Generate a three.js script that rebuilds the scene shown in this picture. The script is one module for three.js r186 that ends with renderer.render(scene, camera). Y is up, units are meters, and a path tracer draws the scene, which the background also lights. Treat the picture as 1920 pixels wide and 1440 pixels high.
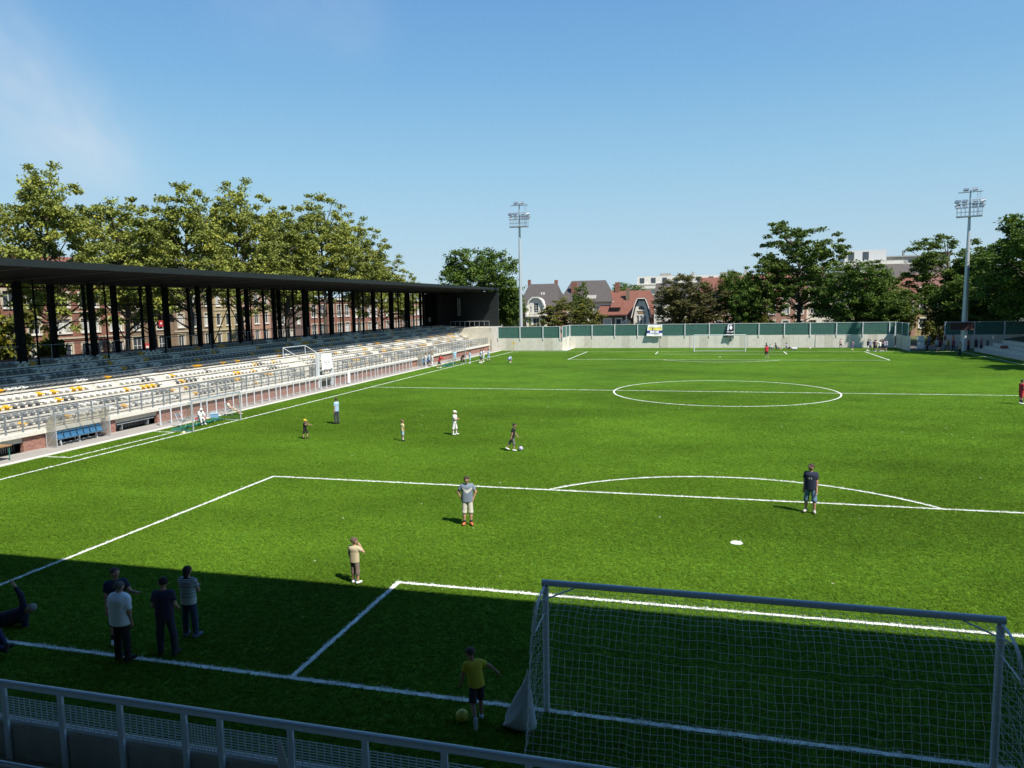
import * as THREE from 'three';
import { mergeGeometries } from 'three/addons/utils/BufferGeometryUtils.js';

// ---------------------------------------------------------------- camera, sky, sun, exposure
const scene = new THREE.Scene();
const camera = new THREE.PerspectiveCamera(54.32, 4 / 3, 0.1, 4000);
camera.rotation.order = 'YXZ';
camera.position.set(-0.738, 7.632, 13.076);
camera.rotation.set(-0.1057, 0.2653, -0.0174);
const EXPOSURE = 1.5;
const renderer = new THREE.WebGLRenderer({ antialias: true });
renderer.setSize(1024, 768);
renderer.toneMapping = THREE.LinearToneMapping;
renderer.toneMappingExposure = EXPOSURE;
renderer.shadowMap.enabled = true;
const V = (x, y, z) => new THREE.Vector3(x, y, z);
const SUN = V(0.516, 0.788, 0.335).normalize();
const sun = new THREE.DirectionalLight(new THREE.Color().setRGB(1, 0.95, 0.86), 5);
sun.position.copy(SUN).multiplyScalar(200).add(V(0, 0, -50));
sun.target.position.set(0, 0, -50);
sun.castShadow = true;
sun.shadow.mapSize.set(4096, 4096);
Object.assign(sun.shadow.camera, { left: -150, right: 150, top: 150, bottom: -150, near: 1, far: 500 });
scene.add(sun, sun.target);

function rng(seed) { let a = seed >>> 0; return () => { a = (a + 0x6D2B79F5) | 0; let t = Math.imul(a ^ (a >>> 15), 1 | a); t = (t + Math.imul(t ^ (t >>> 7), 61 | t)) ^ t; return ((t ^ (t >>> 14)) >>> 0) / 4294967296; }; }
const clamp = (x, a = 0, b = 1) => Math.min(b, Math.max(a, x));
const mix = (a, b, t) => a + (b - a) * t;
const smooth = (a, b, x) => { const t = clamp((x - a) / (b - a)); return t * t * (3 - 2 * t); };
function hash2(x, y, s) { let h = Math.imul(x, 374761393) ^ Math.imul(y, 668265263) ^ Math.imul(s, 2147483647 - 61); h = Math.imul(h ^ (h >>> 13), 1274126177); return ((h ^ (h >>> 16)) >>> 0) / 4294967296; }
function vnoise(x, y, per, s) { // value noise, repeating every `per` cells
  const xi = Math.floor(x), yi = Math.floor(y), fx = x - xi, fy = y - yi, u = fx * fx * (3 - 2 * fx), v = fy * fy * (3 - 2 * fy);
  const m = (a) => ((a % per) + per) % per;
  const a = hash2(m(xi), m(yi), s), b = hash2(m(xi + 1), m(yi), s), c = hash2(m(xi), m(yi + 1), s), d = hash2(m(xi + 1), m(yi + 1), s);
  return mix(mix(a, b, u), mix(c, d, u), v);
}
function fbm(x, y, per, s, oct = 4) { let t = 0, a = 0.5, n = 0; for (let i = 0; i < oct; i++) { t += a * vnoise(x, y, per, s + i); n += a; x *= 2; y *= 2; per *= 2; a *= 0.5; } return t / n; }

{ // one clear sky: pale at the horizon, deeper blue above, slightly brighter away from the right angle to the sun, thin cirrus
  const W = 2048, H = 1024, data = new Float32Array(W * H * 4);
  const stops = [[-90, .30, .34, .34], [-1, .52, .66, .74], [0, .55, .72, .82], [2.5, .53, .72, .84], [6, .44, .68, .855], [10, .345, .62, .85], [16, .225, .49, .80], [22, .165, .39, .74], [40, .10, .27, .58], [90, .06, .18, .45]];
  const cirrus = [ // from, to (directions), half width in radians, strength
    [[-0.735, 0.31, -0.60], [-0.665, 0.165, -0.728], .042, .34], [[-0.80, 0.24, -0.55], [-0.70, 0.16, -0.70], .05, .2], [[-0.52, 0.36, -0.76], [-0.40, 0.33, -0.85], .05, .09], [[0.1, 0.36, -0.92], [0.42, 0.32, -0.84], .05, .06],
    [[0.7, 0.4, -0.58], [0.95, 0.22, -0.2], .06, .2], [[-0.6, 0.5, 0.6], [-0.2, 0.3, 0.93], .07, .22], [[0.2, 0.7, 0.68], [0.75, 0.35, 0.56], .06, .18],
  ].map(([a, b, w, s]) => [V(...a).normalize(), V(...b).normalize(), w, s]);
  const d = V(0, 0, 0), q = V(0, 0, 0), ab = V(0, 0, 0);
  for (let j = 0; j < H; j++) {
    const el = ((j + 0.5) / H - 0.5) * Math.PI, deg = el * 180 / Math.PI;
    let k = 0; while (k < stops.length - 2 && deg > stops[k + 1][0]) k++;
    const A = stops[k], Bs = stops[k + 1], t = clamp((deg - A[0]) / (Bs[0] - A[0]));
    const base = [1, 2, 3].map((c) => mix(A[c], Bs[c], t));
    for (let i = 0; i < W; i++) {
      const az = ((i + 0.5) / W - 0.5) * 2 * Math.PI;
      d.set(Math.cos(el) * Math.cos(az), Math.sin(el), Math.cos(el) * Math.sin(az));
      const c = d.dot(SUN), ph = 0.93 + 0.16 * c * c + 0.35 * Math.exp(-(1 - c) * 9);
      let cl = 0;
      if (deg > 0) for (const [a, b, w, s] of cirrus) {
        ab.subVectors(b, a); const len2 = ab.lengthSq(), u = q.subVectors(d, a).dot(ab) / len2;
        if (u < -0.35 || u > 1.35) continue;
        const dist = q.addScaledVector(ab, -u).length() / w;
        if (dist > 2.6) continue;
        const n = fbm(u * 5 + w * 90, dist * 2.2 + u * 3, 64, 7, 4);
        cl += s * Math.exp(-dist * dist * 0.9) * smooth(-0.35, 0.15, u) * smooth(1.35, 0.85, u) * (0.35 + 1.2 * n);
      }
      const o = (j * W + i) * 4;
      for (let m = 0; m < 3; m++) data[o + m] = mix(base[m] * ph, [0.72, 0.78, 0.86][m], clamp(cl)) / EXPOSURE;
      data[o + 3] = 1;
    }
  }
  const sky = new THREE.DataTexture(data, W, H, THREE.RGBAFormat, THREE.FloatType);
  sky.mapping = THREE.EquirectangularReflectionMapping; sky.magFilter = sky.minFilter = THREE.LinearFilter; sky.needsUpdate = true;
  scene.background = sky; scene.environment = sky;
}

// ---------------------------------------------------------------- textures and materials
const toSRGB = (c) => c <= 0.0031308 ? 12.92 * c : 1.055 * Math.pow(c, 1 / 2.4) - 0.055;
function tex(size, metres, fn, srgb = true) { // fn(u, v) in 0..1 -> [r, g, b], linear
  const a = new Uint8Array(size * size * 4);
  for (let j = 0; j < size; j++) for (let i = 0; i < size; i++) {
    const c = fn(i / size, j / size), o = (j * size + i) * 4;
    for (let k = 0; k < 3; k++) a[o + k] = Math.round(255 * clamp(srgb ? toSRGB(c[k]) : c[k]));
    a[o + 3] = 255;
  }
  const t = new THREE.DataTexture(a, size, size, THREE.RGBAFormat);
  t.wrapS = t.wrapT = THREE.RepeatWrapping; t.magFilter = THREE.LinearFilter; t.minFilter = THREE.LinearMipmapLinearFilter; t.generateMipmaps = true;
  t.repeat.set(1 / metres, 1 / metres);
  if (srgb) t.colorSpace = THREE.SRGBColorSpace;
  t.needsUpdate = true;
  return t;
}
const rgb = (r, g, b) => new THREE.Color().setRGB(r, g, b);
const std = (c, rough = 0.85, metal = 0, more = {}) => new THREE.MeshStandardMaterial({ color: Array.isArray(c) ? rgb(...c) : c, roughness: rough, metalness: metal, ...more });

const matte = (c, rough, spec, more = {}) => new THREE.MeshPhysicalMaterial({ color: rgb(...c), roughness: rough, specularIntensity: spec, ...more });
const turfMap = tex(2048, 14, (u, v) => {
  const f = fbm(u * 420, v * 420, 420, 3, 2), g = fbm(u * 150, v * 150, 150, 11, 3), h = fbm(u * 14, v * 14, 14, 21, 4), sp = hash2(Math.floor(u * 700), Math.floor(v * 700), 5);
  let m = 0.30 + 1.4 * Math.pow(f, 1.5) * (0.5 + 1.0 * g); m *= 0.82 + 0.36 * h;
  if (sp > 0.988) m *= 1.5; if (sp < 0.02) m *= 0.6;
  const y = clamp(0.86 + 0.35 * (g - 0.5) + 0.15 * (h - 0.5), 0.6, 1.1);
  return [0.086 * m * y, 0.156 * m, 0.0115 * m + (sp > 0.988 ? 0.02 : 0)];
});
const turfBump = tex(1024, 4, (u, v) => { const f = 0.6 * fbm(u * 230, v * 230, 230, 31, 2) + 0.4 * fbm(u * 60, v * 60, 60, 41, 3); return [f, f, f]; }, false);
const concreteMap = tex(1024, 4, (u, v) => {
  const a = fbm(u * 6, v * 6, 6, 51, 6), b = fbm(u * 90, v * 90, 90, 61, 2), st = fbm(u * 30, v * 3, 3, 71, 3);
  const m = 0.77 + 0.3 * a + 0.12 * (b - 0.5) + 0.14 * (st - 0.5);
  return [m, m * 0.985, m * 0.95];
});
const brickMap = tex(512, 2, (u, v) => {
  const row = Math.floor(v * 26), col = Math.floor(u * 9 + (row % 2) * 0.5) % 9, t = hash2(col, row, 81), n = fbm(u * 40, v * 40, 40, 91, 3);
  const m = 0.72 + 0.4 * t + 0.25 * (n - 0.5);
  return [m, m * (0.93 + 0.1 * t), m * 0.95];
});
const roughMap = tex(512, 3, (u, v) => { const m = 0.62 + 0.62 * fbm(u * 12, v * 12, 12, 101, 5) + 0.16 * (hash2(Math.floor(u * 200), Math.floor(v * 200), 9) - 0.5); return [m, m, m]; });
const barkMap = tex(256, 1.2, (u, v) => { const m = 0.5 + 0.9 * fbm(u * 16, v * 4, 4, 111, 4); return [m, m * 0.97, m * 0.9]; });

const M = {
  turf: matte([1, 1, 1], 1, 0.12, { map: turfMap, bumpMap: turfBump, bumpScale: 0.02, vertexColors: true }),
  line: std([0.82, 0.83, 0.78], 0.9, 0, { map: roughMap, bumpMap: turfBump, bumpScale: 0.015 }),
  ground: std([0.11, 0.115, 0.08], 0.95, 0, { map: roughMap }),
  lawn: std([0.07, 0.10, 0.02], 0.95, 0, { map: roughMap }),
  asphalt: std([0.10, 0.10, 0.10], 0.9, 0, { map: roughMap }),
  paving: std([0.33, 0.31, 0.29], 0.9, 0, { map: concreteMap }),
  kerb: std([0.64, 0.62, 0.57], 0.85, 0, { map: concreteMap }),
  concrete: std([0.56, 0.535, 0.465], 0.85, 0, { map: concreteMap }),
  concretePale: std([0.66, 0.635, 0.575], 0.85, 0, { map: concreteMap }),
  brick: std([0.30, 0.155, 0.12], 0.9, 0, { map: brickMap }),
  houseBrick: std([0.235, 0.105, 0.075], 0.9, 0, { map: brickMap }),
  houseBrown: std([0.21, 0.15, 0.10], 0.9, 0, { map: brickMap }),
  houseYellow: std([0.36, 0.29, 0.15], 0.9, 0, { map: brickMap }),
  houseDark: std([0.15, 0.10, 0.085], 0.9, 0, { map: brickMap }),
  housePink: std([0.38, 0.22, 0.16], 0.9, 0, { map: brickMap }),
  render: std([0.74, 0.715, 0.65], 0.85, 0, { map: concreteMap }),
  renderGrey: std([0.34, 0.335, 0.32], 0.85, 0, { map: concreteMap }),
  stone: std([0.48, 0.44, 0.34], 0.8, 0, { map: concreteMap }),
  slate: std([0.085, 0.072, 0.066], 0.7, 0, { map: roughMap }),
  tile: std([0.185, 0.068, 0.043], 0.75, 0, { map: roughMap }),
  tileBrown: std([0.17, 0.075, 0.055], 0.75, 0, { map: roughMap }),
  black: matte([0.0065, 0.0075, 0.008], 0.75, 0.18),
  fascia: matte([0.018, 0.023, 0.024], 0.6, 0.4, { map: roughMap }),
  galv: std([0.46, 0.49, 0.52], 0.42, 0.75, { map: roughMap }),
  alu: std([0.55, 0.58, 0.62], 0.4, 0.55),
  whiteMetal: std([0.56, 0.59, 0.61], 0.42),
  goalMetal: std([0.52, 0.58, 0.64], 0.38),
  net: std([0.62, 0.66, 0.64], 0.85),
  railDark: std([0.22, 0.245, 0.265], 0.5, 0.35),
  netGreen: std([0.02, 0.13, 0.09], 0.85),
  fence: std([0.034, 0.122, 0.098], 0.8, 0, { map: roughMap }),
  fenceWire: std([0.13, 0.26, 0.215], 0.7),
  glass: new THREE.MeshPhysicalMaterial({ color: rgb(0.05, 0.06, 0.07), roughness: 0.08, metalness: 0, clearcoat: 0.6, clearcoatRoughness: 0.05 }),
  curtain: std([0.42, 0.42, 0.40], 0.7),
  frameWhite: std([0.66, 0.65, 0.60], 0.6),
  poly: new THREE.MeshPhysicalMaterial({ color: rgb(0.80, 0.78, 0.72), roughness: 0.35, transmission: 0.86, thickness: 0, side: THREE.DoubleSide }),
  seatYellow: std([0.62, 0.34, 0.012], 0.45), seatGrey: std([0.145, 0.15, 0.15], 0.5), seatWhite: std([0.62, 0.61, 0.57], 0.45), seatBlue: std([0.04, 0.13, 0.24], 0.4),
  bark: std([0.085, 0.07, 0.052], 0.95, 0, { map: barkMap }),
  cloth: std([1, 1, 1], 0.9, 0, { vertexColors: true }), skin: std([1, 1, 1], 0.6, 0, { vertexColors: true }),
  wood: std([0.30, 0.17, 0.07], 0.8, 0, { map: roughMap }), dark: std([0.03, 0.03, 0.032], 0.8), redBag: std([0.42, 0.02, 0.025], 0.6), cooler: std([0.22, 0.40, 0.62], 0.5),
  bagWhite: std([0.50, 0.55, 0.60], 0.7), scoreRed: std([0.045, 0.014, 0.014], 0.6), lampGlass: std([0.5, 0.52, 0.53], 0.25, 0.3), teal: std([0.012, 0.16, 0.12], 0.7),
};

// ---------------------------------------------------------------- geometry helpers
const X = V(1, 0, 0), Y = V(0, 1, 0), Z = V(0, 0, 1);
function metreUV(g) { // planar uv in metres from the dominant axis of each vertex normal
  const p = g.attributes.position, n = g.attributes.normal, uv = new Float32Array(p.count * 2);
  for (let i = 0; i < p.count; i++) {
    const ax = Math.abs(n.getX(i)), ay = Math.abs(n.getY(i)), az = Math.abs(n.getZ(i));
    if (ay >= ax && ay >= az) { uv[2 * i] = p.getX(i); uv[2 * i + 1] = p.getZ(i); } else if (ax >= az) { uv[2 * i] = p.getZ(i); uv[2 * i + 1] = p.getY(i); } else { uv[2 * i] = p.getX(i); uv[2 * i + 1] = p.getY(i); }
  }
  g.setAttribute('uv', new THREE.BufferAttribute(uv, 2));
  return g;
}
const bx = (w, h, d, x = 0, y = 0, z = 0) => metreUV(new THREE.BoxGeometry(w, h, d).translate(x, y, z)); // centred
const bb = (x0, y0, z0, x1, y1, z1) => bx(Math.abs(x1 - x0), Math.abs(y1 - y0), Math.abs(z1 - z0), (x0 + x1) / 2, (y0 + y1) / 2, (z0 + z1) / 2);
function bar(a, b, r1, r2 = r1, seg = 6, open = false) {
  const d = b.clone().sub(a), L = d.length();
  const g = new THREE.CylinderGeometry(r2, r1, L, seg, 1, open);
  g.applyQuaternion(new THREE.Quaternion().setFromUnitVectors(Y, d.normalize())).translate((a.x + b.x) / 2, (a.y + b.y) / 2, (a.z + b.z) / 2);
  return g;
}
function beamBox(a, b, w, h) { // square bar between two points
  const d = b.clone().sub(a), L = d.length(), g = new THREE.BoxGeometry(w, h, L);
  const m = new THREE.Matrix4().lookAt(b, a, Math.abs(d.y) / L > 0.95 ? X : Y);
  g.applyMatrix4(m).translate((a.x + b.x) / 2, (a.y + b.y) / 2, (a.z + b.z) / 2);
  return g;
}
function merge(list) {
  const gs = list.map((g) => { const h = g.index ? g.toNonIndexed() : g; if (!h.attributes.uv) h.setAttribute('uv', new THREE.BufferAttribute(new Float32Array(h.attributes.position.count * 2), 2)); for (const k of Object.keys(h.attributes)) if (!['position', 'normal', 'uv', 'color'].includes(k)) h.deleteAttribute(k); return h; });
  return mergeGeometries(gs);
}
function poly(pts, depth) { // extruded outline in XY, along +Z
  const s = new THREE.Shape(pts.map(([x, y]) => new THREE.Vector2(x, y)));
  return metreUV(new THREE.ExtrudeGeometry(s, { depth, bevelEnabled: false }));
}
const taken = {}, offset = new WeakMap();
function numbered(name) { taken[name] = (taken[name] || 0) + 1; return taken[name] === 1 ? name : `${name}_${String(taken[name] - 1).padStart(3, '0')}`; }
function tag(o, label, category, group, kind) { o.userData = { label }; if (category) o.userData.category = category; if (group) o.userData.group = group; if (kind) o.userData.kind = kind; return o; }
function thing(name, label, category, pos = [0, 0, 0], turn = 0, group) { // a Group at the thing's base
  const o = new THREE.Group(); o.name = numbered(name); o.position.set(...pos); o.rotation.y = turn; scene.add(o);
  return tag(o, label, category, group);
}
function worldThing(name, label, category, base, group) { const o = thing(name, label, category, base, 0, group); offset.set(o, V(...base).negate()); return o; } // parts are given in world coordinates
function part(parent, name, geos, mat, kind) {
  const m = new THREE.Mesh(Array.isArray(geos) ? merge(geos) : geos, mat); m.name = name;
  if (offset.has(parent)) m.position.copy(offset.get(parent));
  if (kind) m.userData.kind = kind;
  parent.add(m); return m;
}
function single(name, geos, mat, label, category, pos = [0, 0, 0], group, turn = 0) { // a thing of one mesh
  const m = new THREE.Mesh(Array.isArray(geos) ? merge(geos) : geos, mat); m.name = numbered(name); m.position.set(...pos); m.rotation.y = turn; scene.add(m);
  return tag(m, label, category, group);
}
function struct(name, geos, mat, label, parent = scene) {
  const m = new THREE.Mesh(Array.isArray(geos) ? merge(geos) : geos, mat); m.name = parent === scene ? numbered(name) : name; if (parent === scene) m.userData = { kind: 'structure', label }; parent.add(m); return m;
}
function copyOf(root, label, pos, turn = root.rotation.y, group = root.userData.group) {
  const c = root.clone(); c.name = numbered(root.name.replace(/_\d{3}$/, '')); scene.add(c); c.position.set(...pos); c.rotation.y = turn;
  c.userData = { ...root.userData, label }; if (group) c.userData.group = group; return c;
}

// ---------------------------------------------------------------- the ground, the pitch and its markings
struct('ground', metreUV(new THREE.PlaneGeometry(4000, 4000).rotateX(-Math.PI / 2).translate(0, -0.05, -300)), M.ground, 'wide flat ground around the stadium');
const patch = (x, z) => 0.50 + 0.58 * fbm((x + 200) / 4.5, (z + 400) / 2.2, 4096, 5, 4) + 0.46 * fbm((x + 200) / 15, (z + 400) / 9, 4096, 15, 3); // duller and fresher areas of the turf
{
  const L = 104.41, HW = 32.52;
  const grid = (x0, x1, z0, z1, s) => {
    const g = new THREE.PlaneGeometry(x1 - x0, z1 - z0, Math.ceil((x1 - x0) / s), Math.ceil((z1 - z0) / s)).rotateX(-Math.PI / 2).translate((x0 + x1) / 2, 0, (z0 + z1) / 2);
    const p = g.attributes.position, c = new Float32Array(p.count * 3);
    for (let i = 0; i < p.count; i++) {
      const x = p.getX(i) + 200, z = p.getZ(i) + 400, w = fbm(x / 17, z / 11, 4096, 15, 3);
      const m = patch(p.getX(i), p.getZ(i)), h = 0.97 + 0.06 * w; c[3 * i] = m * h; c[3 * i + 1] = m; c[3 * i + 2] = m;
    }
    g.setAttribute('color', new THREE.BufferAttribute(c, 3));
    return metreUV(g);
  };
  const pitch = struct('football_pitch', [grid(-35.16, 34.3, -107.25, 4.2, 1.3), grid(-24.9, 26.2, -114.1, -107.25, 1.7)], M.turf, 'green artificial turf football pitch');
  const jr = rng(77);
  function strip(pts, w, closed) { // a painted band along a polyline, with slightly ragged edges
    const P = [], I = [];
    const n = pts.length;
    for (let i = 0; i < n; i++) {
      const a = pts[Math.max(0, i - 1)], b = pts[Math.min(n - 1, i + 1)], dx = b[0] - a[0], dz = b[1] - a[1], l = Math.hypot(dx, dz) || 1;
      const j1 = (jr() - 0.5) * 0.022, j2 = (jr() - 0.5) * 0.022;
      P.push(pts[i][0] - dz / l * (w / 2 + j1), 0.005, pts[i][1] + dx / l * (w / 2 + j1), pts[i][0] + dz / l * (w / 2 + j2), 0.005, pts[i][1] - dx / l * (w / 2 + j2));
      if (i) { const k = 2 * i; I.push(k - 2, k, k - 1, k - 1, k, k + 1); }
    }
    const g = new THREE.BufferGeometry(); g.setAttribute('position', new THREE.Float32BufferAttribute(P, 3)); g.setIndex(I); g.computeVertexNormals();
    if (g.attributes.normal.getY(0) < 0) { for (let i = 0; i < I.length; i += 3) [I[i], I[i + 1]] = [I[i + 1], I[i]]; g.setIndex(I); g.computeVertexNormals(); }
    return metreUV(g);
  }
  const seg = (x0, z0, x1, z1) => { const l = Math.hypot(x1 - x0, z1 - z0), n = Math.max(2, Math.ceil(l / (Math.max(z0, z1) > -30 ? 0.07 : 0.5))); return Array.from({ length: n + 1 }, (_, i) => [mix(x0, x1, i / n), mix(z0, z1, i / n)]); };
  const arc = (cx, cz, r, a0, a1, n) => Array.from({ length: n + 1 }, (_, i) => { const a = mix(a0, a1, i / n); return [cx + r * Math.cos(a), cz + r * Math.sin(a)]; });
  const W = 0.12, ln = (name, pts, w = W) => struct(name, strip(pts, w), M.line, null, pitch);
  ln('goal_line', seg(-HW, 0, HW, 0)); ln('goal_line', seg(-HW, -L, HW, -L));
  ln('touch_line', seg(-HW, -0.07, -HW, -L + 0.07)); ln('touch_line', seg(HW, -0.07, HW, -L + 0.07));
  ln('halfway_line', seg(-HW + 0.07, -L / 2, HW - 0.07, -L / 2));
  for (const s of [0, 1]) {
    const z = (d) => s ? -L + d : -d, e = s ? 0.07 : -0.07;
    for (const [w, d] of [[20.16, 16.5], [9.16, 5.5]]) { ln('box_line', seg(-w - 0.06, z(d), w + 0.06, z(d))); ln('box_line', seg(-w, z(0.07), -w, z(d - 0.07))); ln('box_line', seg(w, z(0.07), w, z(d - 0.07))); }
    const th = Math.acos(5.56 / 9.15); ln('penalty_arc', s ? arc(0, -L + 11, 9.15, Math.PI / 2 - th, Math.PI / 2 + th, 90) : arc(0, -11, 9.15, -Math.PI / 2 - th, -Math.PI / 2 + th, 220));
    const spot = metreUV(new THREE.CylinderGeometry(s ? 0.2 : 0.19, 0.19, 0.006, 20).translate(0, 0.004, z(11))); struct('penalty_spot', spot, M.line, null, pitch);
  }
  { // the centre circle is laid as two half rings so that it butts against the halfway line
    ln('centre_circle', arc(0, -L / 2, 9.15, 0.008, Math.PI - 0.008, 160)); ln('centre_circle', arc(0, -L / 2, 9.15, Math.PI + 0.008, 2 * Math.PI - 0.008, 160));
    ln('technical_area_line', seg(-35.1, -18.33, -33.5, -18.33), 0.1); ln('technical_area_line', seg(-33.54, -18.4, -33.54, -26.3), 0.1); ln('technical_area_line', seg(-33.6, -26.3, -35.1, -26.3), 0.1);
    for (const x of [-HW, HW]) ln('corner_arc', arc(x, -L, 1, x < 0 ? 0.07 : Math.PI / 2, x < 0 ? Math.PI / 2 : Math.PI - 0.07, 14));
  }
  // tiny pale scraps lying on the turf
  const sr = rng(5); const scraps = [];
  for (let i = 0; i < 46; i++) { const x = mix(-22, 16, sr()), z = mix(-44, -6, sr()), s = 0.018 + 0.03 * sr(); scraps.push(bx(s * 2.2, 0.012, s, 0, 0, 0).rotateY(sr() * 3).translate(x, 0.012, z)); }
  const litter = single('litter', scraps, std([0.55, 0.55, 0.42], 0.9), 'pale scraps and leaves scattered over the turf', 'litter'); litter.userData.kind = 'stuff';
}
{ // upright fibres of the near turf, white where they stand in a painted line
  const r = rng(909), blades = []; for (let i = 0; i < 6; i++) { const a = r() * 6.28, b = 0.02 + 0.02 * r(), h = 0.022 + 0.02 * r(), x = (r() - 0.5) * 0.05, z = (r() - 0.5) * 0.05, w = 0.004, c = Math.cos(a), s = Math.sin(a); blades.push(new THREE.BufferGeometry().setAttribute('position', new THREE.Float32BufferAttribute([x - s * w, 0, z + c * w, x + s * w, 0, z - c * w, x + c * b, h, z + s * b], 3))); }
  const g = mergeGeometries(blades); g.computeVertexNormals();
  const line = (x, z) => Math.abs(z) < 0.065 || Math.abs(Math.abs(x) - 32.52) < 0.07 || Math.abs(z + 52.2) < 0.07 || (Math.abs(x + 33.54) < 0.06 && z < -18.3 && z > -26.35) || (x < -33.5 && (Math.abs(z + 18.33) < 0.06 || Math.abs(z + 26.3) < 0.06)) || (z < -43 && Math.abs(Math.hypot(x, z + 52.2) - 9.15) < 0.07) || (Math.abs(z + 5.5) < 0.065 && Math.abs(x) < 9.22) || (Math.abs(z + 16.5) < 0.065 && Math.abs(x) < 20.22) || (z > -5.5 && z < 0 && Math.abs(Math.abs(x) - 9.16) < 0.065) || (z > -16.5 && z < 0 && Math.abs(Math.abs(x) - 20.16) < 0.065) || (z < -16.5 && Math.abs(Math.hypot(x, z + 11) - 9.15) < 0.065) || Math.hypot(x, z + 11) < 0.2;
  const N = 960000, pts = []; for (let i = 0; i < N; i++) { const z = 4.1 - 62 * (1 - Math.sqrt(1 - r())), x = mix(-35.05, 34.2, r()); pts.push([x, z]); }
  const inst = new THREE.InstancedMesh(g, matte([1, 1, 1], 1, 0.1, { side: THREE.DoubleSide }), N), m = new THREE.Matrix4(), q = new THREE.Quaternion(), c = new THREE.Color();
  pts.forEach(([x, z], i) => { const s = 0.75 + 0.85 * r(); m.compose(V(x, 0, z), q.setFromAxisAngle(Y, r() * 6.28), V(s, s * (0.7 + 0.6 * r()), s)); inst.setMatrixAt(i, m); const b = (0.55 + 0.9 * r() * r() + 0.25 * r()) * patch(x, z); if (line(x, z)) c.setRGB(0.78, 0.79, 0.75); else c.setRGB(0.100 * b, 0.188 * b, 0.014 * b); inst.setColorAt(i, c); });
  inst.name = 'turf_fibres'; tag(inst, 'short green and white fibres of the near part of the turf', 'turf', undefined, 'stuff'); scene.add(inst);
}
struct('paved_walkway', bb(-37.4, -0.2, -107.2, -35.52, 0.02, 4), M.paving, 'grey paved strip along the foot of the grandstand');
struct('kerb', bb(-35.52, -0.2, -107.2, -35.16, 0.035, 4), M.kerb, 'pale concrete kerb between paving and turf');
struct('gate_paving', bb(26.35, -0.2, -125, 34.3, 0.015, -107.3), M.asphalt, 'dark paving of the entrance gap beside the scoreboard');
struct('far_walkway', bb(-24.8, -0.1, -107.3, -24.0, 0.02, -114.1), M.kerb, 'pale paved edge at the foot of the end wall');
struct('street', metreUV(new THREE.PlaneGeometry(24, 260).rotateX(-Math.PI / 2).translate(-63, -0.02, -100)), M.asphalt, 'asphalt street behind the grandstand');
struct('lawn', metreUV(new THREE.PlaneGeometry(60, 30).rotateX(-Math.PI / 2).translate(48, -0.02, -141)), M.lawn, 'sunlit lawn beyond the entrance gap');

// ---------------------------------------------------------------- the grandstand along the touchline
const seatGeo = (() => {
  const prof = [[0.36, 0.25], [0.37, 0.31], [0.28, 0.325], [0.14, 0.30], [0.04, 0.32], [0.0, 0.40], [-0.03, 0.50]];
  const P = [], I = [], n = 6;
  for (let side = 0; side < 2; side++) for (let i = 0; i < prof.length; i++) for (let j = 0; j <= n; j++) {
    const t = j / n * 2 - 1, top = i >= 4 ? (i - 3) / 3 : 0;
    const w = 0.235 * (i === 6 ? 0.80 : i === 5 ? 0.95 : 1), lift = (1 - top) * 0.035 * t * t, drop = top * 0.10 * t * t * t * t, fwd = top * 0.06 * t * t;
    P.push(prof[i][0] + fwd - (side ? 0.006 : 0), prof[i][1] + lift - drop - (side ? 0.018 : 0), t * w);
  }
  const m = prof.length * (n + 1);
  for (let s = 0; s < 2; s++) for (let i = 0; i < prof.length - 1; i++) for (let j = 0; j < n; j++) {
    const a = s * m + i * (n + 1) + j, b = a + 1, c = a + n + 1, d = c + 1;
    if (!s) I.push(a, c, b, b, c, d); else I.push(a, b, c, b, d, c);
  }
  const g = new THREE.BufferGeometry(); g.setAttribute('position', new THREE.Float32BufferAttribute(P, 3)); g.setIndex(I); g.computeVertexNormals();
  const leg = new THREE.BoxGeometry(0.06, 0.3, 0.3).translate(0.16, 0.15, 0);
  return merge([g, leg]).scale(0.92, 0.62, 0.94);
})();
const ROW = (k) => [-38.6 - 0.8 * (k - 1), 1.15 + 0.43 * (k - 1)];
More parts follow.
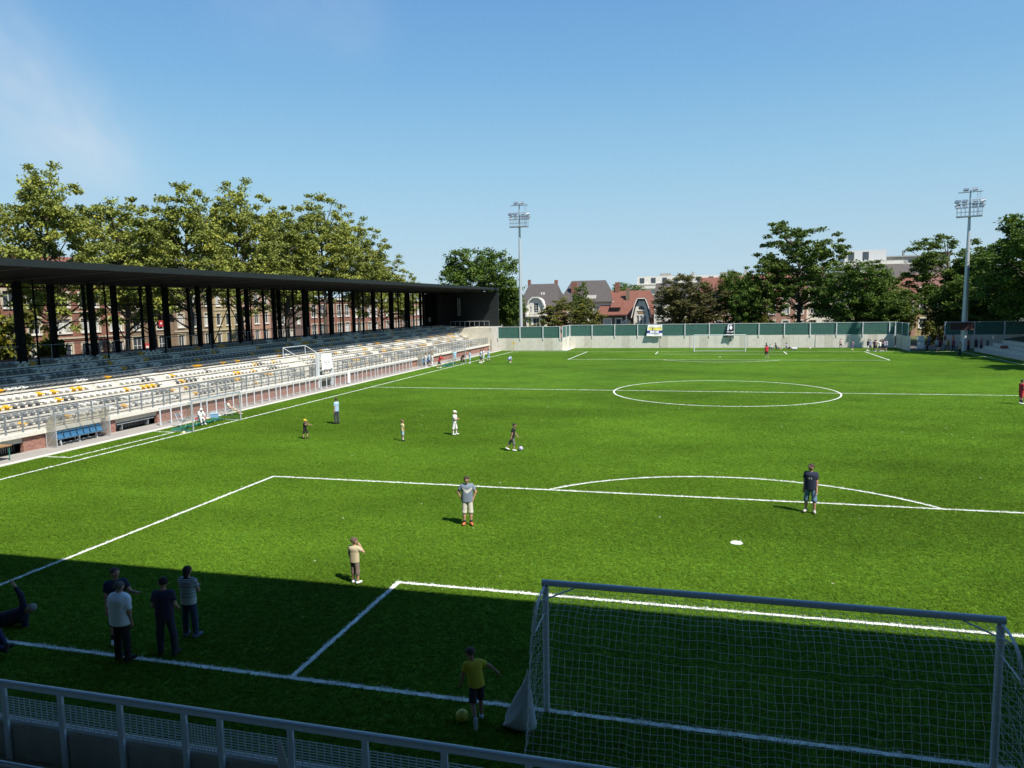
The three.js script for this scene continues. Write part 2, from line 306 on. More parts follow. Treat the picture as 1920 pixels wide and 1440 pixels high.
{
  const Z0 = -4, Z1 = -107.4;
  const st = worldThing('grandstand', 'long black-roofed grandstand with rows of yellow, grey and white seats', 'grandstand', [-43, 0, -60]);
  for (let k = 1; k <= 8; k++) { const [x, y] = ROW(k); part(st, 'terrace_step', bb(x, y - 0.9, Z0, x - 0.8, y, Z1), M.concretePale); part(st, 'step_nosing', bb(x + 0.012, y - 0.13, Z0, x, y - 0.075, Z1), M.dark); }
  part(st, 'gangway', bb(-37.45, 0.55, Z0, -38.6, 1.0, Z1), M.concrete);
  part(st, 'rear_walkway', bb(-45.0, 3.4, Z0, -48.35, 4.28, Z1), M.concrete);
  part(st, 'rear_wall', bb(-48.35, 0, Z0, -48.6, 4.4, -114.7), M.houseBrick);
  part(st, 'front_beam', bb(-37.22, 0.86, Z0, -37.62, 1.10, Z1), M.concretePale);
  part(st, 'front_kerb', bb(-37.47, 1.10, Z0, -37.62, 1.15, Z1), M.concrete);
  // the brick front, with two recesses
  for (const [a, b] of [[-19.1, -20.9], [-24.3, -25.7], [-29.4, -51.0], [-53.9, -107.4]]) part(st, 'brick_wall', bb(-37.4, 0, a, -37.65, 0.858, b), M.brick);
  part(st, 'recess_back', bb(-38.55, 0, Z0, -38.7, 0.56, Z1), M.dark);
  for (const [a, b] of [[-12, -19.1], [-25.7, -29.4]]) {
    const bars = []; for (let z = a; z > b; z -= 0.13) bars.push(bx(0.03, 0.5, 0.03, -38.0, 0.29, z)); bars.push(bb(-37.98, 0.5, a, -38.02, 0.54, b)); part(st, 'slatted_grille', bars, M.galv);
  }
  // roof, soffit ribs, end wall
  part(st, 'roof', poly([[-37.62, 10.22], [-37.62, 10.56], [-48.7, 10.1], [-48.7, 9.72]], 114.9).translate(0, 0, -114.9), M.black);
  part(st, 'roof_fascia', bb(-37.58, 10.19, 0.02, -37.62, 10.60, -114.92), M.fascia);
  for (let z = -2.8; z > -112; z -= 6) part(st, 'soffit_rib', poly([[-37.8, 10.13], [-37.8, 10.20], [-48.0, 9.735], [-48.0, 9.665]], 0.07).translate(0, 0, z), std([0.05, 0.05, 0.05], 0.6));
  part(st, 'end_wall', bb(-37.64, 3.87, -114.35, -48.6, 10.0, -114.75), M.fascia);
  part(st, 'dark_store_wall', bb(-45.6, 4.28, -105.4, -48.3, 9.66, -114.3), M.black);
  part(st, 'concrete_end_block', [bb(-36.95, 0, -107.42, -45.0, 3.86, -114.3)], M.concrete);
  const lad = []; for (const x of [-45.1, -44.7]) lad.push(bar(V(x, 5.8, -114.2), V(x, 8.9, -114.2), 0.035)); for (let y = 6; y < 8.9; y += 0.4) lad.push(bar(V(-45.1, y, -114.2), V(-44.7, y, -114.2), 0.025)); part(st, 'ladder', lad, M.whiteMetal);
  part(st, 'vent_panel', bb(-47.3, 5.0, -105.34, -46.9, 5.7, -105.38), M.galv);
  // columns and the open rear facade
  for (let z = -14.8; z > -105; z -= 6) { part(st, 'column', bb(-45.35, 4.285, z - 0.16, -45.7, 9.75, z + 0.16), M.black); part(st, 'slim_post', bar(V(-44.25, 3.74, z), V(-44.25, 9.85, z), 0.06, 0.06, 8), M.black); }
  for (let z = -13.7; z > -105; z -= 6) { part(st, 'rear_column', bb(-47.85, 4.285, z - 0.18, -48.2, 9.7, z + 0.18), M.black); part(st, 'mullion', bb(-47.95, 4.285, z - 3 - 0.07, -48.15, 9.7, z - 3 + 0.07), M.black); }
  for (const y of [5.45, 6.9, 8.15, 9.45]) part(st, 'facade_rail', bb(-47.9, y - 0.035, Z0, -47.97, y + 0.035, -105.4), M.black);
  for (const z of [-49.7, -85.7]) { part(st, 'brace', bar(V(-48.0, 4.4, z - 0.3), V(-48.0, 8.1, z - 3), 0.05), M.black); part(st, 'brace', bar(V(-48.0, 8.1, z - 3), V(-48.0, 4.4, z - 5.7), 0.05), M.black); }
  const ledge = []; for (let z = -10; z > -104; z -= 1.5) ledge.push(bar(V(-47.6, 4.28, z), V(-47.6, 5.3, z), 0.02, 0.02, 5)); ledge.push(bar(V(-47.6, 5.3, Z0), V(-47.6, 5.3, -105), 0.025, 0.025, 5)); part(st, 'rear_handrail', ledge, M.galv);
  // seats: nearest 300 as parts, the others joined
  const r = rng(404), all = [];
  for (let k = 1; k <= 8; k++) {
    const [x, y] = ROW(k); let run = 0, kind = 0;
    for (let z = -15.2 - (k % 2) * 0.1; z > -106.2; z -= 0.515) {
      if (z < -50.9 && z > -54.2 && k <= 4) continue; // gangway opening
      if ([-34.5, -70.5, -88.5].some((g) => Math.abs(z - g) < 0.7)) continue; // aisles
      if (run-- <= 0) { const t = r(); kind = t < 0.27 ? 0 : t < (k === 4 ? 0.5 : k > 4 ? 0.86 : 0.66) ? 1 : 2; run = kind === 0 ? 0 : Math.floor(r() * 3.4); }
      if (r() < 0.03) continue;
      all.push([x - 0.45, y, z + (r() - 0.5) * 0.02, kind, Math.hypot(x + 0.7, z - 13) * (k === 8 ? 1.25 : k >= 5 ? 1.1 : 1)]);
    }
  }
  all.sort((a, b) => a[4] - b[4]);
  const sm = [M.seatYellow, M.seatGrey, M.seatWhite], cols = [rgb(0.62, 0.34, 0.012), rgb(0.145, 0.15, 0.15), rgb(0.62, 0.61, 0.57)];
  const near = all.filter((s) => s[2] < -17.2).slice(0, 300), nearSet = new Set(near), rest = all.filter((s) => !nearSet.has(s));
  for (const s of near) { const m = part(st, 'seat', seatGeo, sm[s[3]]); m.position.add(V(s[0], s[1], s[2])); }
  const inst = new THREE.InstancedMesh(seatGeo, std([1, 1, 1], 0.48), rest.length), mt = new THREE.Matrix4();
  rest.forEach((s, i) => { inst.setMatrixAt(i, mt.makeTranslation(s[0], s[1], s[2])); inst.setColorAt(i, cols[s[3]]); });
  inst.name = 'seat_rows'; inst.userData = { kind: 'stuff' }; inst.position.copy(offset.get(st)); st.add(inst);
}
// ---------------------------------------------------------------- railings
const wirePanel = (() => { const cache = {}; return (len, h, nv, nh, r) => { // upright wire panel along Z, foot at y = 0
  const key = [len.toFixed(2), h, nv, nh, r].join(); if (cache[key]) return cache[key]; const g = [];
  for (let i = 0; i <= nv; i++) g.push(new THREE.BoxGeometry(r, h, r).translate(0, h / 2, (i / nv - 0.5) * len));
  for (let j = 0; j <= nh; j++) g.push(new THREE.BoxGeometry(r * 0.9, r, len).translate(0, 0.012 + j / nh * (h - 0.024), 0));
  return cache[key] = merge(g); }; })();
function railing(name, label, axis, at, y0, y1, stops, o = {}) { // axis 'z' or 'x'; stops: where the posts stand
  const mid = (stops[0] + stops[stops.length - 1]) / 2, t = worldThing(name, label, 'railing', axis === 'z' ? [at, y0, mid] : [mid, y0, at]);
  const P = (s, y) => axis === 'z' ? V(at, y, s) : V(s, y, at), pw = o.post || 0.05, top = o.top || 0.035;
  const postG = new THREE.BoxGeometry(axis === 'z' ? pw * 0.5 : pw, y1 - y0, axis === 'z' ? pw : pw * 0.5);
  const count = stops.length, limit = 110;
  stops.forEach((s, i) => { const m = part(t, 'post', postG, o.mat || M.galv); m.position.add(P(s, (y0 + y1) / 2)); });
  const a = stops[0], b = stops[count - 1], e = Math.sign(b - a) * 0.05;
  part(t, 'top_rail', bar(P(a - e, y1), P(b + e, y1), top, top, 8), o.mat || M.galv);
  if (o.mid) part(t, 'mid_rail', bar(P(a, o.mid), P(b, o.mid), 0.018, 0.018, 6), o.mat || M.galv);
  if (o.panel) for (let i = 0; i + 1 < count; i++) {
    const len = Math.abs(stops[i + 1] - stops[i]) - pw - 0.03; if (len < 0.15) continue;
    const m = part(t, 'wire_panel', wirePanel(len, o.panel[1] - o.panel[0], o.panel[2], o.panel[3], o.panel[4]), o.panelMat || M.galv);
    m.position.add(P((stops[i] + stops[i + 1]) / 2, o.panel[0])); if (axis === 'x') m.rotation.y = Math.PI / 2;
  }
  return t;
}
const evenly = (a, b, step, odd = 0) => { const out = []; let s = a, i = 0; while ((b - a) * (b - s) >= 0 && i < 400) { out.push(s); i++; s += Math.sign(b - a) * (odd && i % odd === 0 ? 0.66 : step); } return out; };
railing('stand_railing', 'long galvanised railing with wire panels along the front of the grandstand, near half', 'z', -37.44, 1.105, 2.22, evenly(-13, -50.9, 1.03, 9), { panel: [1.22, 2.14, 14, 2, 0.010], post: 0.10, top: 0.032, mat: M.railDark });
railing('stand_railing', 'long galvanised railing with wire panels along the front of the grandstand, far half', 'z', -37.44, 1.105, 2.22, evenly(-54.0, -107.2, 1.03, 9), { panel: [1.22, 2.14, 8, 2, 0.012], post: 0.11, top: 0.032, mat: M.railDark });
railing('pitchside_railing', 'low galvanised railing standing on the paving in front of the brick wall', 'z', -36.3, 0.02, 1.22, evenly(-28.4, -72.0, 1.03, 5), { post: 0.088, top: 0.042, panel: [0.12, 1.12, 10, 1, 0.008], mat: M.whiteMetal });
railing('end_block_railing', 'short railing on top of the concrete block under the black end wall', 'x', -107.6, 3.87, 4.95, evenly(-44.2, -37.0, 0.86), { post: 0.07, top: 0.035 });
{ // gateway in the middle of the stand with its hanging sheet
  const g = worldThing('stair_gate', 'tall white steel gate frame over the stairway of the grandstand', 'gate', [-37.5, 0, -52.4]);
  for (const z of [-51.05, -53.75]) part(g, 'post', bb(-37.3, 0.03, z - 0.13, -37.56, z > -52 ? 3.3 : 2.3, z + 0.13), M.whiteMetal);
  part(g, 'top_bar', bar(V(-37.43, 3.18, -51.2), V(-37.43, 3.12, -53.75), 0.05), M.whiteMetal); part(g, 'post', bar(V(-37.43, 2.3, -53.75), V(-37.43, 3.14, -53.75), 0.05), M.whiteMetal);
  part(g, 'side_panel', bb(-38.4, 0.4, -51.2, -38.46, 2.0, -53.6), M.renderGrey); part(g, 'mullion', bar(V(-37.45, 0.9, -52.5), V(-37.45, 1.9, -52.5), 0.03), M.whiteMetal);
  part(g, 'rail', bar(V(-37.43, 1.78, -51.2), V(-37.43, 1.72, -53.7), 0.04), M.galv);
  const P = [], I = [], nx = 14, ny = 10; for (let j = 0; j <= ny; j++) for (let i = 0; i <= nx; i++) { const u = i / nx, v = j / ny; P.push(-37.22 + 0.05 * Math.sin(u * 9 + v * 3) * (1 - v), mix(1.62 + 0.12 * u + 0.06 * Math.sin(u * 7), 3.16, v), mix(-51.45, -53.55, u) + (v - 0.5) * 0.1); if (i && j) { const a = (j - 1) * (nx + 1) + i - 1; I.push(a, a + 1, a + nx + 1, a + 1, a + nx + 2, a + nx + 1); } }
  const cg = new THREE.BufferGeometry(); cg.setAttribute('position', new THREE.Float32BufferAttribute(P, 3)); cg.setIndex(I); cg.computeVertexNormals();
  const cv = document.createElement('canvas'); cv.width = 256; cv.height = 192; const c = cv.getContext('2d'); c.fillStyle = '#f2f2ee'; c.fillRect(0, 0, 256, 192); c.strokeStyle = '#7d8290'; c.lineWidth = 5;
  c.beginPath(); for (const [x, y] of [[70, 90], [78, 118], [92, 86], [98, 120], [150, 84], [170, 88], [150, 112], [176, 114], [186, 92], [186, 116]]) c.lineTo(x, y); c.stroke(); c.beginPath(); c.moveTo(188, 28); c.lineTo(176, 58); c.stroke();
  const ct = new THREE.CanvasTexture(cv); ct.colorSpace = THREE.SRGBColorSpace; const uv = new Float32Array((nx + 1) * (ny + 1) * 2); for (let j = 0; j <= ny; j++) for (let i = 0; i <= nx; i++) { uv[2 * (j * (nx + 1) + i)] = i / nx; uv[2 * (j * (nx + 1) + i) + 1] = j / ny; } cg.setAttribute('uv', new THREE.BufferAttribute(uv, 2));
  single('banner', cg, std([0.85, 0.85, 0.84], 0.85, 0, { map: ct, side: THREE.DoubleSide }), 'white bed sheet with scrawled marks hung on the stairway gate', 'banner');
  const tw = []; tw.push(bb(-36.2, 0.1, -54.75, -36.24, 1.24, -55.15), bb(-36.2, 1.24, -54.75, -36.38, 1.27, -55.15)); single('towel', tw, std([0.75, 0.75, 0.73], 0.9), 'white towel hung over the low pitchside railing near the gate', 'towel');
  const stairRail = []; for (const z of [-50.3, -54.3]) for (const x of [-39, -40.6]) stairRail.push(bar(V(x, 1.3, z), V(x, x < -40 ? 3.9 : 3.0, z), 0.03)); for (const z of [-50.3, -54.3]) stairRail.push(bar(V(-39, 3.0, z), V(-40.6, 3.9, z), 0.03)); stairRail.push(bar(V(-40.6, 3.9, -50.3), V(-40.6, 3.9, -54.3), 0.03)); single('stair_handrail', stairRail, M.whiteMetal, 'white steel handrail around the stairway opening among the seats', 'handrail');
}
// ---------------------------------------------------------------- the stand that the photograph is taken from
{
  const st = worldThing('main_stand', 'concrete stand with a high roof shading the near end of the pitch', 'grandstand', [0, 0, 12]);
  part(st, 'front_wall', bb(-42, 0, 4.5, 42, 1.1, 4.75), M.concrete);
  part(st, 'front_kerb', poly([[4.76, 1.101], [4.77, 1.60], [4.80, 1.65], [4.84, 1.665], [4.91, 1.665], [4.945, 1.645], [4.958, 1.60], [4.958, 1.101]], 84).rotateY(-Math.PI / 2).translate(42, 0, 0), M.renderGrey);
  part(st, 'gangway', bb(-42, 0.3, 4.75, 42, 1.095, 6.3), M.concrete);
  for (let k = 0; k < 18; k++) part(st, 'terrace_step', bb(-42, 0.6 + 0.43 * k, 6.3 + 0.8 * k, 42, 1.52 + 0.43 * k, 7.1 + 0.8 * k), M.concrete);
  part(st, 'roof', bb(-42, 14, 1.12, 42, 14.5, 26), M.black);
  part(st, 'rear_wall', bb(-42, 0, 25.6, 42, 13.99, 26), M.renderGrey);
  for (const x of [-42.3, 42.3]) part(st, 'side_wall', bb(x - 0.28, 0, 12, x + 0.28, 13.98, 25.58), M.renderGrey);
  const posts = [-12.76, -11.73, -10.70, -9.68, -8.66, -7.61, -7.05, -5.99, -4.93, -3.87, -2.81, -1.75, -0.69, 0.37, 1.43, 2.49];
  railing('front_railing', 'galvanised railing with wire mesh panels across the bottom of the view, in deep shade', 'x', 5.0, 1.1, 2.27, posts, { post: 0.08, top: 0.056, panel: [1.72, 2.09, 9, 9, 0.009], mat: std([0.52, 0.60, 0.68], 0.4), panelMat: std([0.46, 0.52, 0.55], 0.5) });
  single('handrail', [bar(V(-11, 2.24, 6.5), V(-7.3, 2.24, 6.5), 0.03, 0.03, 10), bar(V(-9.8, 1.52, 6.5), V(-9.8, 2.24, 6.5), 0.022), bar(V(-7.4, 1.52, 6.5), V(-7.4, 2.24, 6.5), 0.022)], std([0.36, 0.42, 0.48], 0.45, 0.3), 'short lower handrail just inside the mesh railing in the bottom corner', 'handrail');
  single('gusset_plate', poly([[-0.02, 0], [0.34, 0], [0.30, 0.12], [0.04, 1.12], [-0.02, 1.12]], 0.012).translate(-5.98, 1.1, 5.28), std([0.42, 0.45, 0.47], 0.6), 'pale triangular plate fixed behind the mesh railing', 'plate');
}

// ---------------------------------------------------------------- goals
function rope(pts, r, sides = 3) { // tube along a polyline
  const P = [], N = [], I = []; const d = V(0, 0, 0), a = V(0, 0, 0), b = V(0, 0, 0);
  for (let i = 0; i < pts.length; i++) {
    d.subVectors(pts[Math.min(i + 1, pts.length - 1)], pts[Math.max(0, i - 1)]).normalize();
    a.crossVectors(d, Math.abs(d.y) > 0.9 ? X : Y).normalize(); b.crossVectors(d, a);
    for (let s = 0; s < sides; s++) { const t = s / sides * 2 * Math.PI, c = Math.cos(t), e = Math.sin(t); const nx = a.x * c + b.x * e, ny = a.y * c + b.y * e, nz = a.z * c + b.z * e; P.push(pts[i].x + nx * r, pts[i].y + ny * r, pts[i].z + nz * r); N.push(nx, ny, nz); }
    if (i) for (let s = 0; s < sides; s++) { const k = i * sides, s2 = (s + 1) % sides; I.push(k - sides + s, k - sides + s2, k + s, k - sides + s2, k + s2, k + s); }
  }
  const g = new THREE.BufferGeometry(); g.setAttribute('position', new THREE.Float32BufferAttribute(P, 3)); g.setAttribute('normal', new THREE.Float32BufferAttribute(N, 3)); g.setIndex(I); return g;
}
function netGoal(name, label, pos, turn, o) { // local: mouth in the plane z = 0, net behind at +z
  const t = thing(name, label, 'goal', pos, turn), w = o.w / 2 + o.r, r = rng(o.seed || 3), H = o.h + o.r;
  for (const s of [-1, 1]) part(t, 'post', bar(V(s * w, 0, 0), V(s * w, H - o.r, 0), o.r, o.r, 14), o.mat);
  part(t, 'crossbar', bar(V(-w - o.r, H, 0), V(w + o.r, H, 0), o.r, o.r, 14), o.mat);
  const prof = o.profile, yz = (v) => { const f = v * (prof.length - 1), i = Math.min(Math.floor(f), prof.length - 2), q = f - i; return [mix(prof[i][0], prof[i + 1][0], q), mix(prof[i][1], prof[i + 1][1], q)]; };
  const nu = o.nu, nv = o.nv, back = [];
  const J = []; for (let i = 0; i <= nu; i++) J.push([(r() - 0.5) * 0.035, (r() - 0.5) * 0.06]);
  const pt = (i, j) => { const [y, z] = yz(j / nv), m = Math.sin(Math.PI * i / nu), sag = 0.10 * m * Math.sin(Math.PI * j / nv); return V((i / nu * 2 - 1) * w + J[i][0] * Math.sin(j * 0.9) + Math.sin(j * 1.7 + i * 2.1) * 0.006, Math.max(0.01, y + Math.cos(i * 0.9 + j * 0.37) * 0.012 - 0.03 * m * (j > 0 ? 1 : 0)), z + sag + J[i][1] * Math.sin(j * 0.5)); };
  for (let i = 0; i <= nu; i++) back.push(rope(Array.from({ length: nv + 1 }, (_, j) => pt(i, j)), o.strand));
  for (let j = 1; j <= nv; j++) back.push(rope(Array.from({ length: nu + 1 }, (_, i) => pt(i, j)), o.strand));
  part(t, 'net', back, o.netMat);
  for (const s of [-1, 1]) {
    const side = [], q = 0.12; const zAt = (y) => { for (let i = 0; i < prof.length - 1; i++) if (y <= prof[i][0] && y >= prof[i + 1][0]) return mix(prof[i][1], prof[i + 1][1], (prof[i][0] - y) / ((prof[i][0] - prof[i + 1][0]) || 1)); return 0; };
    for (let y = 0.06; y < prof[0][0]; y += q) { const n = 12, ze = zAt(y); side.push(rope(Array.from({ length: n + 1 }, (_, k) => V(s * (w + 0.10 * Math.sin(Math.PI * k / n) + 0.02 * Math.sin(k * 2 + y * 20)), y + 0.025 * Math.sin(k * 1.6 + y * 9), ze * k / n)), o.strand)); }
    for (let z = 0.1; z < prof[prof.length - 1][1]; z += q) { const ys = []; for (let y = 0.02; y < prof[0][0]; y += 0.09) if (zAt(y) >= z) ys.push(y); if (ys.length > 1) side.push(rope(ys.map((y) => V(s * (w + 0.10 * Math.sin(Math.PI * z / (zAt(y) + 0.01)) + 0.02 * Math.sin(y * 17 + z * 5)), y, z + 0.03 * Math.sin(y * 23))), o.strand)); }
    part(t, 'side_net', side, o.netMat);
    if (o.bracket) {
      const e = [V(s * w, H - 0.05, 0.04), V(s * w, H - 0.06, 0.30), V(s * w, H - 0.14, 0.62), V(s * w, H - 0.30, 0.80), V(s * w, H - 0.62, 0.90)];
      part(t, 'stanchion', rope(e, 0.022, 8), o.mat); part(t, 'bracket', bar(V(s * (w - 0.55), H - 0.05, 0.03), V(s * w, H - 0.16, 0.52), 0.016, 0.016, 8), o.mat); part(t, 'spacer', bar(V(s * w, H - 0.55, 0), V(s * w, H - 0.58, 0.88), 0.012, 0.012, 6), o.mat);
    }
    if (o.ground) part(t, 'ground_frame', bar(V(s * w, 0.03, 0), V(s * w, 0.03, o.ground), 0.03), o.mat);
  }
  if (o.ground) part(t, 'rear_bar', bar(V(-w, 0.03, o.ground), V(w, 0.03, o.ground), 0.03), o.mat);
  return t;
}
netGoal('goal', 'full-size goal with white net in the shade at the near end, seen from behind', [0, 0, 0], 0, { w: 7.32, h: 2.44, r: 0.06, mat: M.goalMetal, netMat: M.net, nu: 62, nv: 27, strand: 0.0034, bracket: true, seed: 9, profile: [[2.46, 0.02], [2.40, 0.40], [2.28, 0.80], [1.9, 1.1], [1.5, 1.24], [1.1, 1.36], [0.7, 1.46], [0.35, 1.56], [0.02, 1.75]] });
netGoal('goal', 'white full-size goal on the far goal line', [0, 0, -104.41], Math.PI, { w: 7.32, h: 2.44, r: 0.07, mat: M.whiteMetal, netMat: M.net, nu: 30, nv: 12, strand: 0.004, seed: 4, ground: 1.6, profile: [[2.46, 0.02], [2.4, 0.8], [1.2, 1.3], [0.02, 1.7]] });
{
  const small = { w: 4.8, h: 1.95, r: 0.045, mat: M.alu, netMat: M.netGreen, nu: 12, nv: 5, strand: 0.005, ground: 1.5, seed: 6, profile: [[1.97, 0.02], [1.93, 0.25], [0.9, 0.5], [0.25, 1.35], [0.03, 1.5]] };
  const greens = [];
  const mk = (label, z, name) => { // portable goals parked on the touchline, mouth towards the pitch, nets gathered on their frames
    const g = netGoal('training_goal', label, [-32.32, 0, z], -Math.PI / 2, small);
    const r = rng(12), gl = []; for (let i = 0; i < 26; i++) gl.push(rope([V(-2.4 + i * 0.19, 0.05, 1.5 + (r() - 0.5) * 0.2), V(-2.3 + i * 0.19, 0.14 + r() * 0.05, 1.45 + (r() - 0.5) * 0.25), V(-2.15 + i * 0.19, 0.04, 1.5 + (r() - 0.5) * 0.2)], 0.05, 5));
    part(g, 'gathered_net', gl, M.teal); const cl = []; for (let i = 0; i < 10; i++) cl.push(rope([V(2.4, 0.05, 0.2 + i * 0.13), V(2.3 + 0.2 * r(), 0.09, 0.25 + i * 0.13), V(2.4, 0.04, 0.33 + i * 0.13)], 0.04, 5)); part(g, 'gathered_net', cl, M.teal); return g;
  };
  mk('portable training goal with bunched green net on the touchline beside the seated person in white', -29.02);
  mk('portable training goal with bunched green net in front of the far dugout', -77.7);
  const wg = (label, x, w) => { const t = thing('training_goal', label, 'goal', [x, 0, -112.9], 0); const h = 2.05; for (const s of [-1, 1]) { part(t, 'post', bar(V(s * w / 2, 0, 0), V(s * w / 2, h, 0), 0.05), M.galv); part(t, 'ground_frame', bar(V(s * w / 2, 0.04, 0), V(s * w / 2, 0.04, -0.8), 0.03), M.galv); part(t, 'rear_stay', bar(V(s * w / 2, h, 0), V(s * w / 2, 0.05, -0.8), 0.025), M.galv); } part(t, 'crossbar', bar(V(-w / 2 - 0.05, h, 0), V(w / 2 + 0.05, h, 0), 0.05), M.galv); part(t, 'rear_bar', bar(V(-w / 2, 0.04, -0.8), V(w / 2, 0.04, -0.8), 0.03), M.galv); };
  wg('grey training goal standing against the far wall under the yellow and blue banner', -7.1, 4.9);
  wg('grey training goal standing against the far wall behind the two children', 17.0, 5.0);
}
{ // weight bag hung on the near goal post
  const P = [], I = [], nr = 12, ns = 14; const rings = [[0, 0.10, 0.27], [0.06, 0.16, 0.31], [0.14, 0.19, 0.30], [0.26, 0.18, 0.26], [0.42, 0.15, 0.215], [0.58, 0.12, 0.17], [0.72, 0.10, 0.125], [0.84, 0.07, 0.085], [0.93, 0.04, 0.05], [1.0, 0.025, 0.03], [1.12, 0.05, 0.028]];
  rings.forEach(([y, a, b], j) => { for (let i = 0; i < ns; i++) { const t = i / ns * 2 * Math.PI, w = 1 + 0.09 * Math.sin(3 * t + j) + 0.05 * Math.sin(5 * t + 2 * j); P.push(Math.cos(t) * b * w - (1 - y) * 0.20, y + 0.03 * Math.sin(t * 4 + y * 7) * (y > 0.05 ? 1 : 0), Math.sin(t) * a * w); if (j) { const k = j * ns + i, k2 = j * ns + (i + 1) % ns; I.push(k - ns, k, k2 - ns, k2 - ns, k, k2); } } });
  const c = P.length / 3; P.push(-0.2, 0, 0); for (let i = 0; i < ns; i++) I.push(c, i, (i + 1) % ns);
  const g = new THREE.BufferGeometry(); g.setAttribute('position', new THREE.Float32BufferAttribute(P, 3)); g.setIndex(I); g.computeVertexNormals();
  single('weight_bag', g, M.bagWhite, 'white weight bag tied to the post of the near goal', 'bag', [-3.90, 0.01, 0.72], undefined, -0.15);
}
// ---------------------------------------------------------------- end walls with green fence
function wallRun(label, fl, ax, a, b, at, dir, o = {}) { // along ax between a and b; dir: +1 or -1, side of the face
  const len = Math.abs(b - a), n = Math.round(len / 1.29), P = (s, y, off) => ax === 'x' ? V(s, y, at + off) : V(at + off, y, s), base = P((a + b) / 2, 0, 0);
  const w = worldThing('concrete_wall', label, 'wall', [base.x, 0, base.z]);
  for (let i = 0; i < n; i++) { const s0 = mix(a, b, i / n) + Math.sign(b - a) * 0.006, s1 = mix(a, b, (i + 1) / n) - Math.sign(b - a) * 0.006, p = P(s0, 0, -0.12 - (i % 2) * 0.004), q = P(s1, 2.05, 0.12 + (i % 2) * 0.004); part(w, 'panel', bb(p.x, 0, p.z, q.x, 2.05, q.z), i % 5 === 2 ? M.concrete : M.concretePale); }
  const f = worldThing('green_fence', fl, 'fence', [base.x, 2.05, base.z]);
  const posts = o.posts || evenly(a, b, 3.87), st = (s) => Math.sign(b - a) * s;
  for (const s of posts) { const p = P(s - 0.07, 1.75, dir * 0.125), q = P(s + 0.07, 4.0, dir * 0.22); part(f, 'post', bb(p.x, p.y, p.z, q.x, q.y, q.z), M.whiteMetal); }
  { const p = P(a, 3.90, dir * 0.04), q = P(b, 3.97, dir * 0.12); part(f, 'top_rail', bb(p.x, p.y, p.z, q.x, q.y, q.z), M.whiteMetal); }
  for (let i = 0; i + 1 < posts.length; i++) {
    const s0 = posts[i] + st(0.075), s1 = posts[i + 1] - st(0.075), p = P(s0, 2.06, dir * 0.045), q = P(s1, 3.9, dir * 0.065); const pn = part(f, 'screen_panel', bb(p.x, p.y, p.z, q.x, q.y, q.z), M.fence);
    const g = []; for (let y = 2.16; y < 3.9; y += 0.2) { const c = P(s0, y - 0.013, dir * 0.068), d = P(s1, y + 0.013, dir * 0.085); g.push(bb(c.x, c.y, c.z, d.x, d.y, d.z)); } const ns = Math.max(2, Math.round(Math.abs(s1 - s0) / 0.25)); for (let k = 1; k < ns; k++) { const s = mix(s0, s1, k / ns), c = P(s - 0.009, 2.07, dir * 0.088), d = P(s + 0.009, 3.9, dir * 0.10); g.push(bb(c.x, c.y, c.z, d.x, d.y, d.z)); }
    const wm = new THREE.Mesh(merge(g), M.fenceWire); wm.name = 'wire_grid'; pn.add(wm);
  }
}
const far = [-24.78, -20.95, -17.1, -13.25, -9.36, -5.5, -1.6, 2.3, 6.15, 10.02, 13.88, 17.75, 21.55, 25.35, 26.16];
wallRun('concrete wall section beside the grandstand end', 'green screened fence on the wall section beside the grandstand end', 'x', -36.9, -25.1, -107.4, 1, { posts: [-35.7, -31.9, -28.0, -25.17] });
wallRun('short concrete wall return by the corner of the pitch nearest the grandstand', 'short green screened fence on the wall return by the grandstand corner', 'z', -107.6, -114.0, -24.98, 1, { posts: [-107.5, -110.7, -113.8] });
wallRun('long pale concrete wall behind the far goal', 'long green screened fence above the wall behind the far goal', 'x', -24.85, 26.2, -114.25, 1, { posts: far });
wallRun('concrete wall return at the entrance gap', 'green screened fence on the wall return at the entrance gap', 'z', -114.1, -106.3, 26.45, -1, { posts: [-113.8, -110.2, -106.5] });
wallRun('shaded concrete wall behind the scoreboard mast', 'shaded green fence behind the scoreboard mast', 'x', 32.2, 60, -111.5, 1, { posts: [32.3, 36.2, 40.1, 44, 47.9, 51.8, 55.7, 59.6] });
// ---------------------------------------------------------------- banners on the far fence
function fenceBanner(label, pos, w, h, lean, taper, paint, tilt) {
  const cv = document.createElement('canvas'); cv.width = 512; cv.height = Math.round(512 * h / w); paint(cv.getContext('2d'), cv.width, cv.height);
  const t = new THREE.CanvasTexture(cv); t.colorSpace = THREE.SRGBColorSpace;
  const P = [], U = [], I = [], nx = 10, ny = 8; for (let j = 0; j <= ny; j++) for (let i = 0; i <= nx; i++) { const u = i / nx, v = j / ny, ww = w * mix(1, taper, v); P.push((u - 0.5) * ww + lean * v, v * h + 0.02 * Math.sin(u * 8), mix(0.42, 0.06, v) + 0.03 * Math.sin(u * 10 + v * 4)); U.push(u, v); if (i && j) { const a = (j - 1) * (nx + 1) + i - 1; I.push(a, a + 1, a + nx + 1, a + 1, a + nx + 2, a + nx + 1); } }
  const g = new THREE.BufferGeometry(); g.setAttribute('position', new THREE.Float32BufferAttribute(P, 3)); g.setAttribute('uv', new THREE.Float32BufferAttribute(U, 2)); g.setIndex(I); g.computeVertexNormals();
  const m = single('banner', g, std([0.8, 0.8, 0.8], 0.8, 0, { map: t, side: THREE.DoubleSide }), label, 'banner', pos); return m;
}
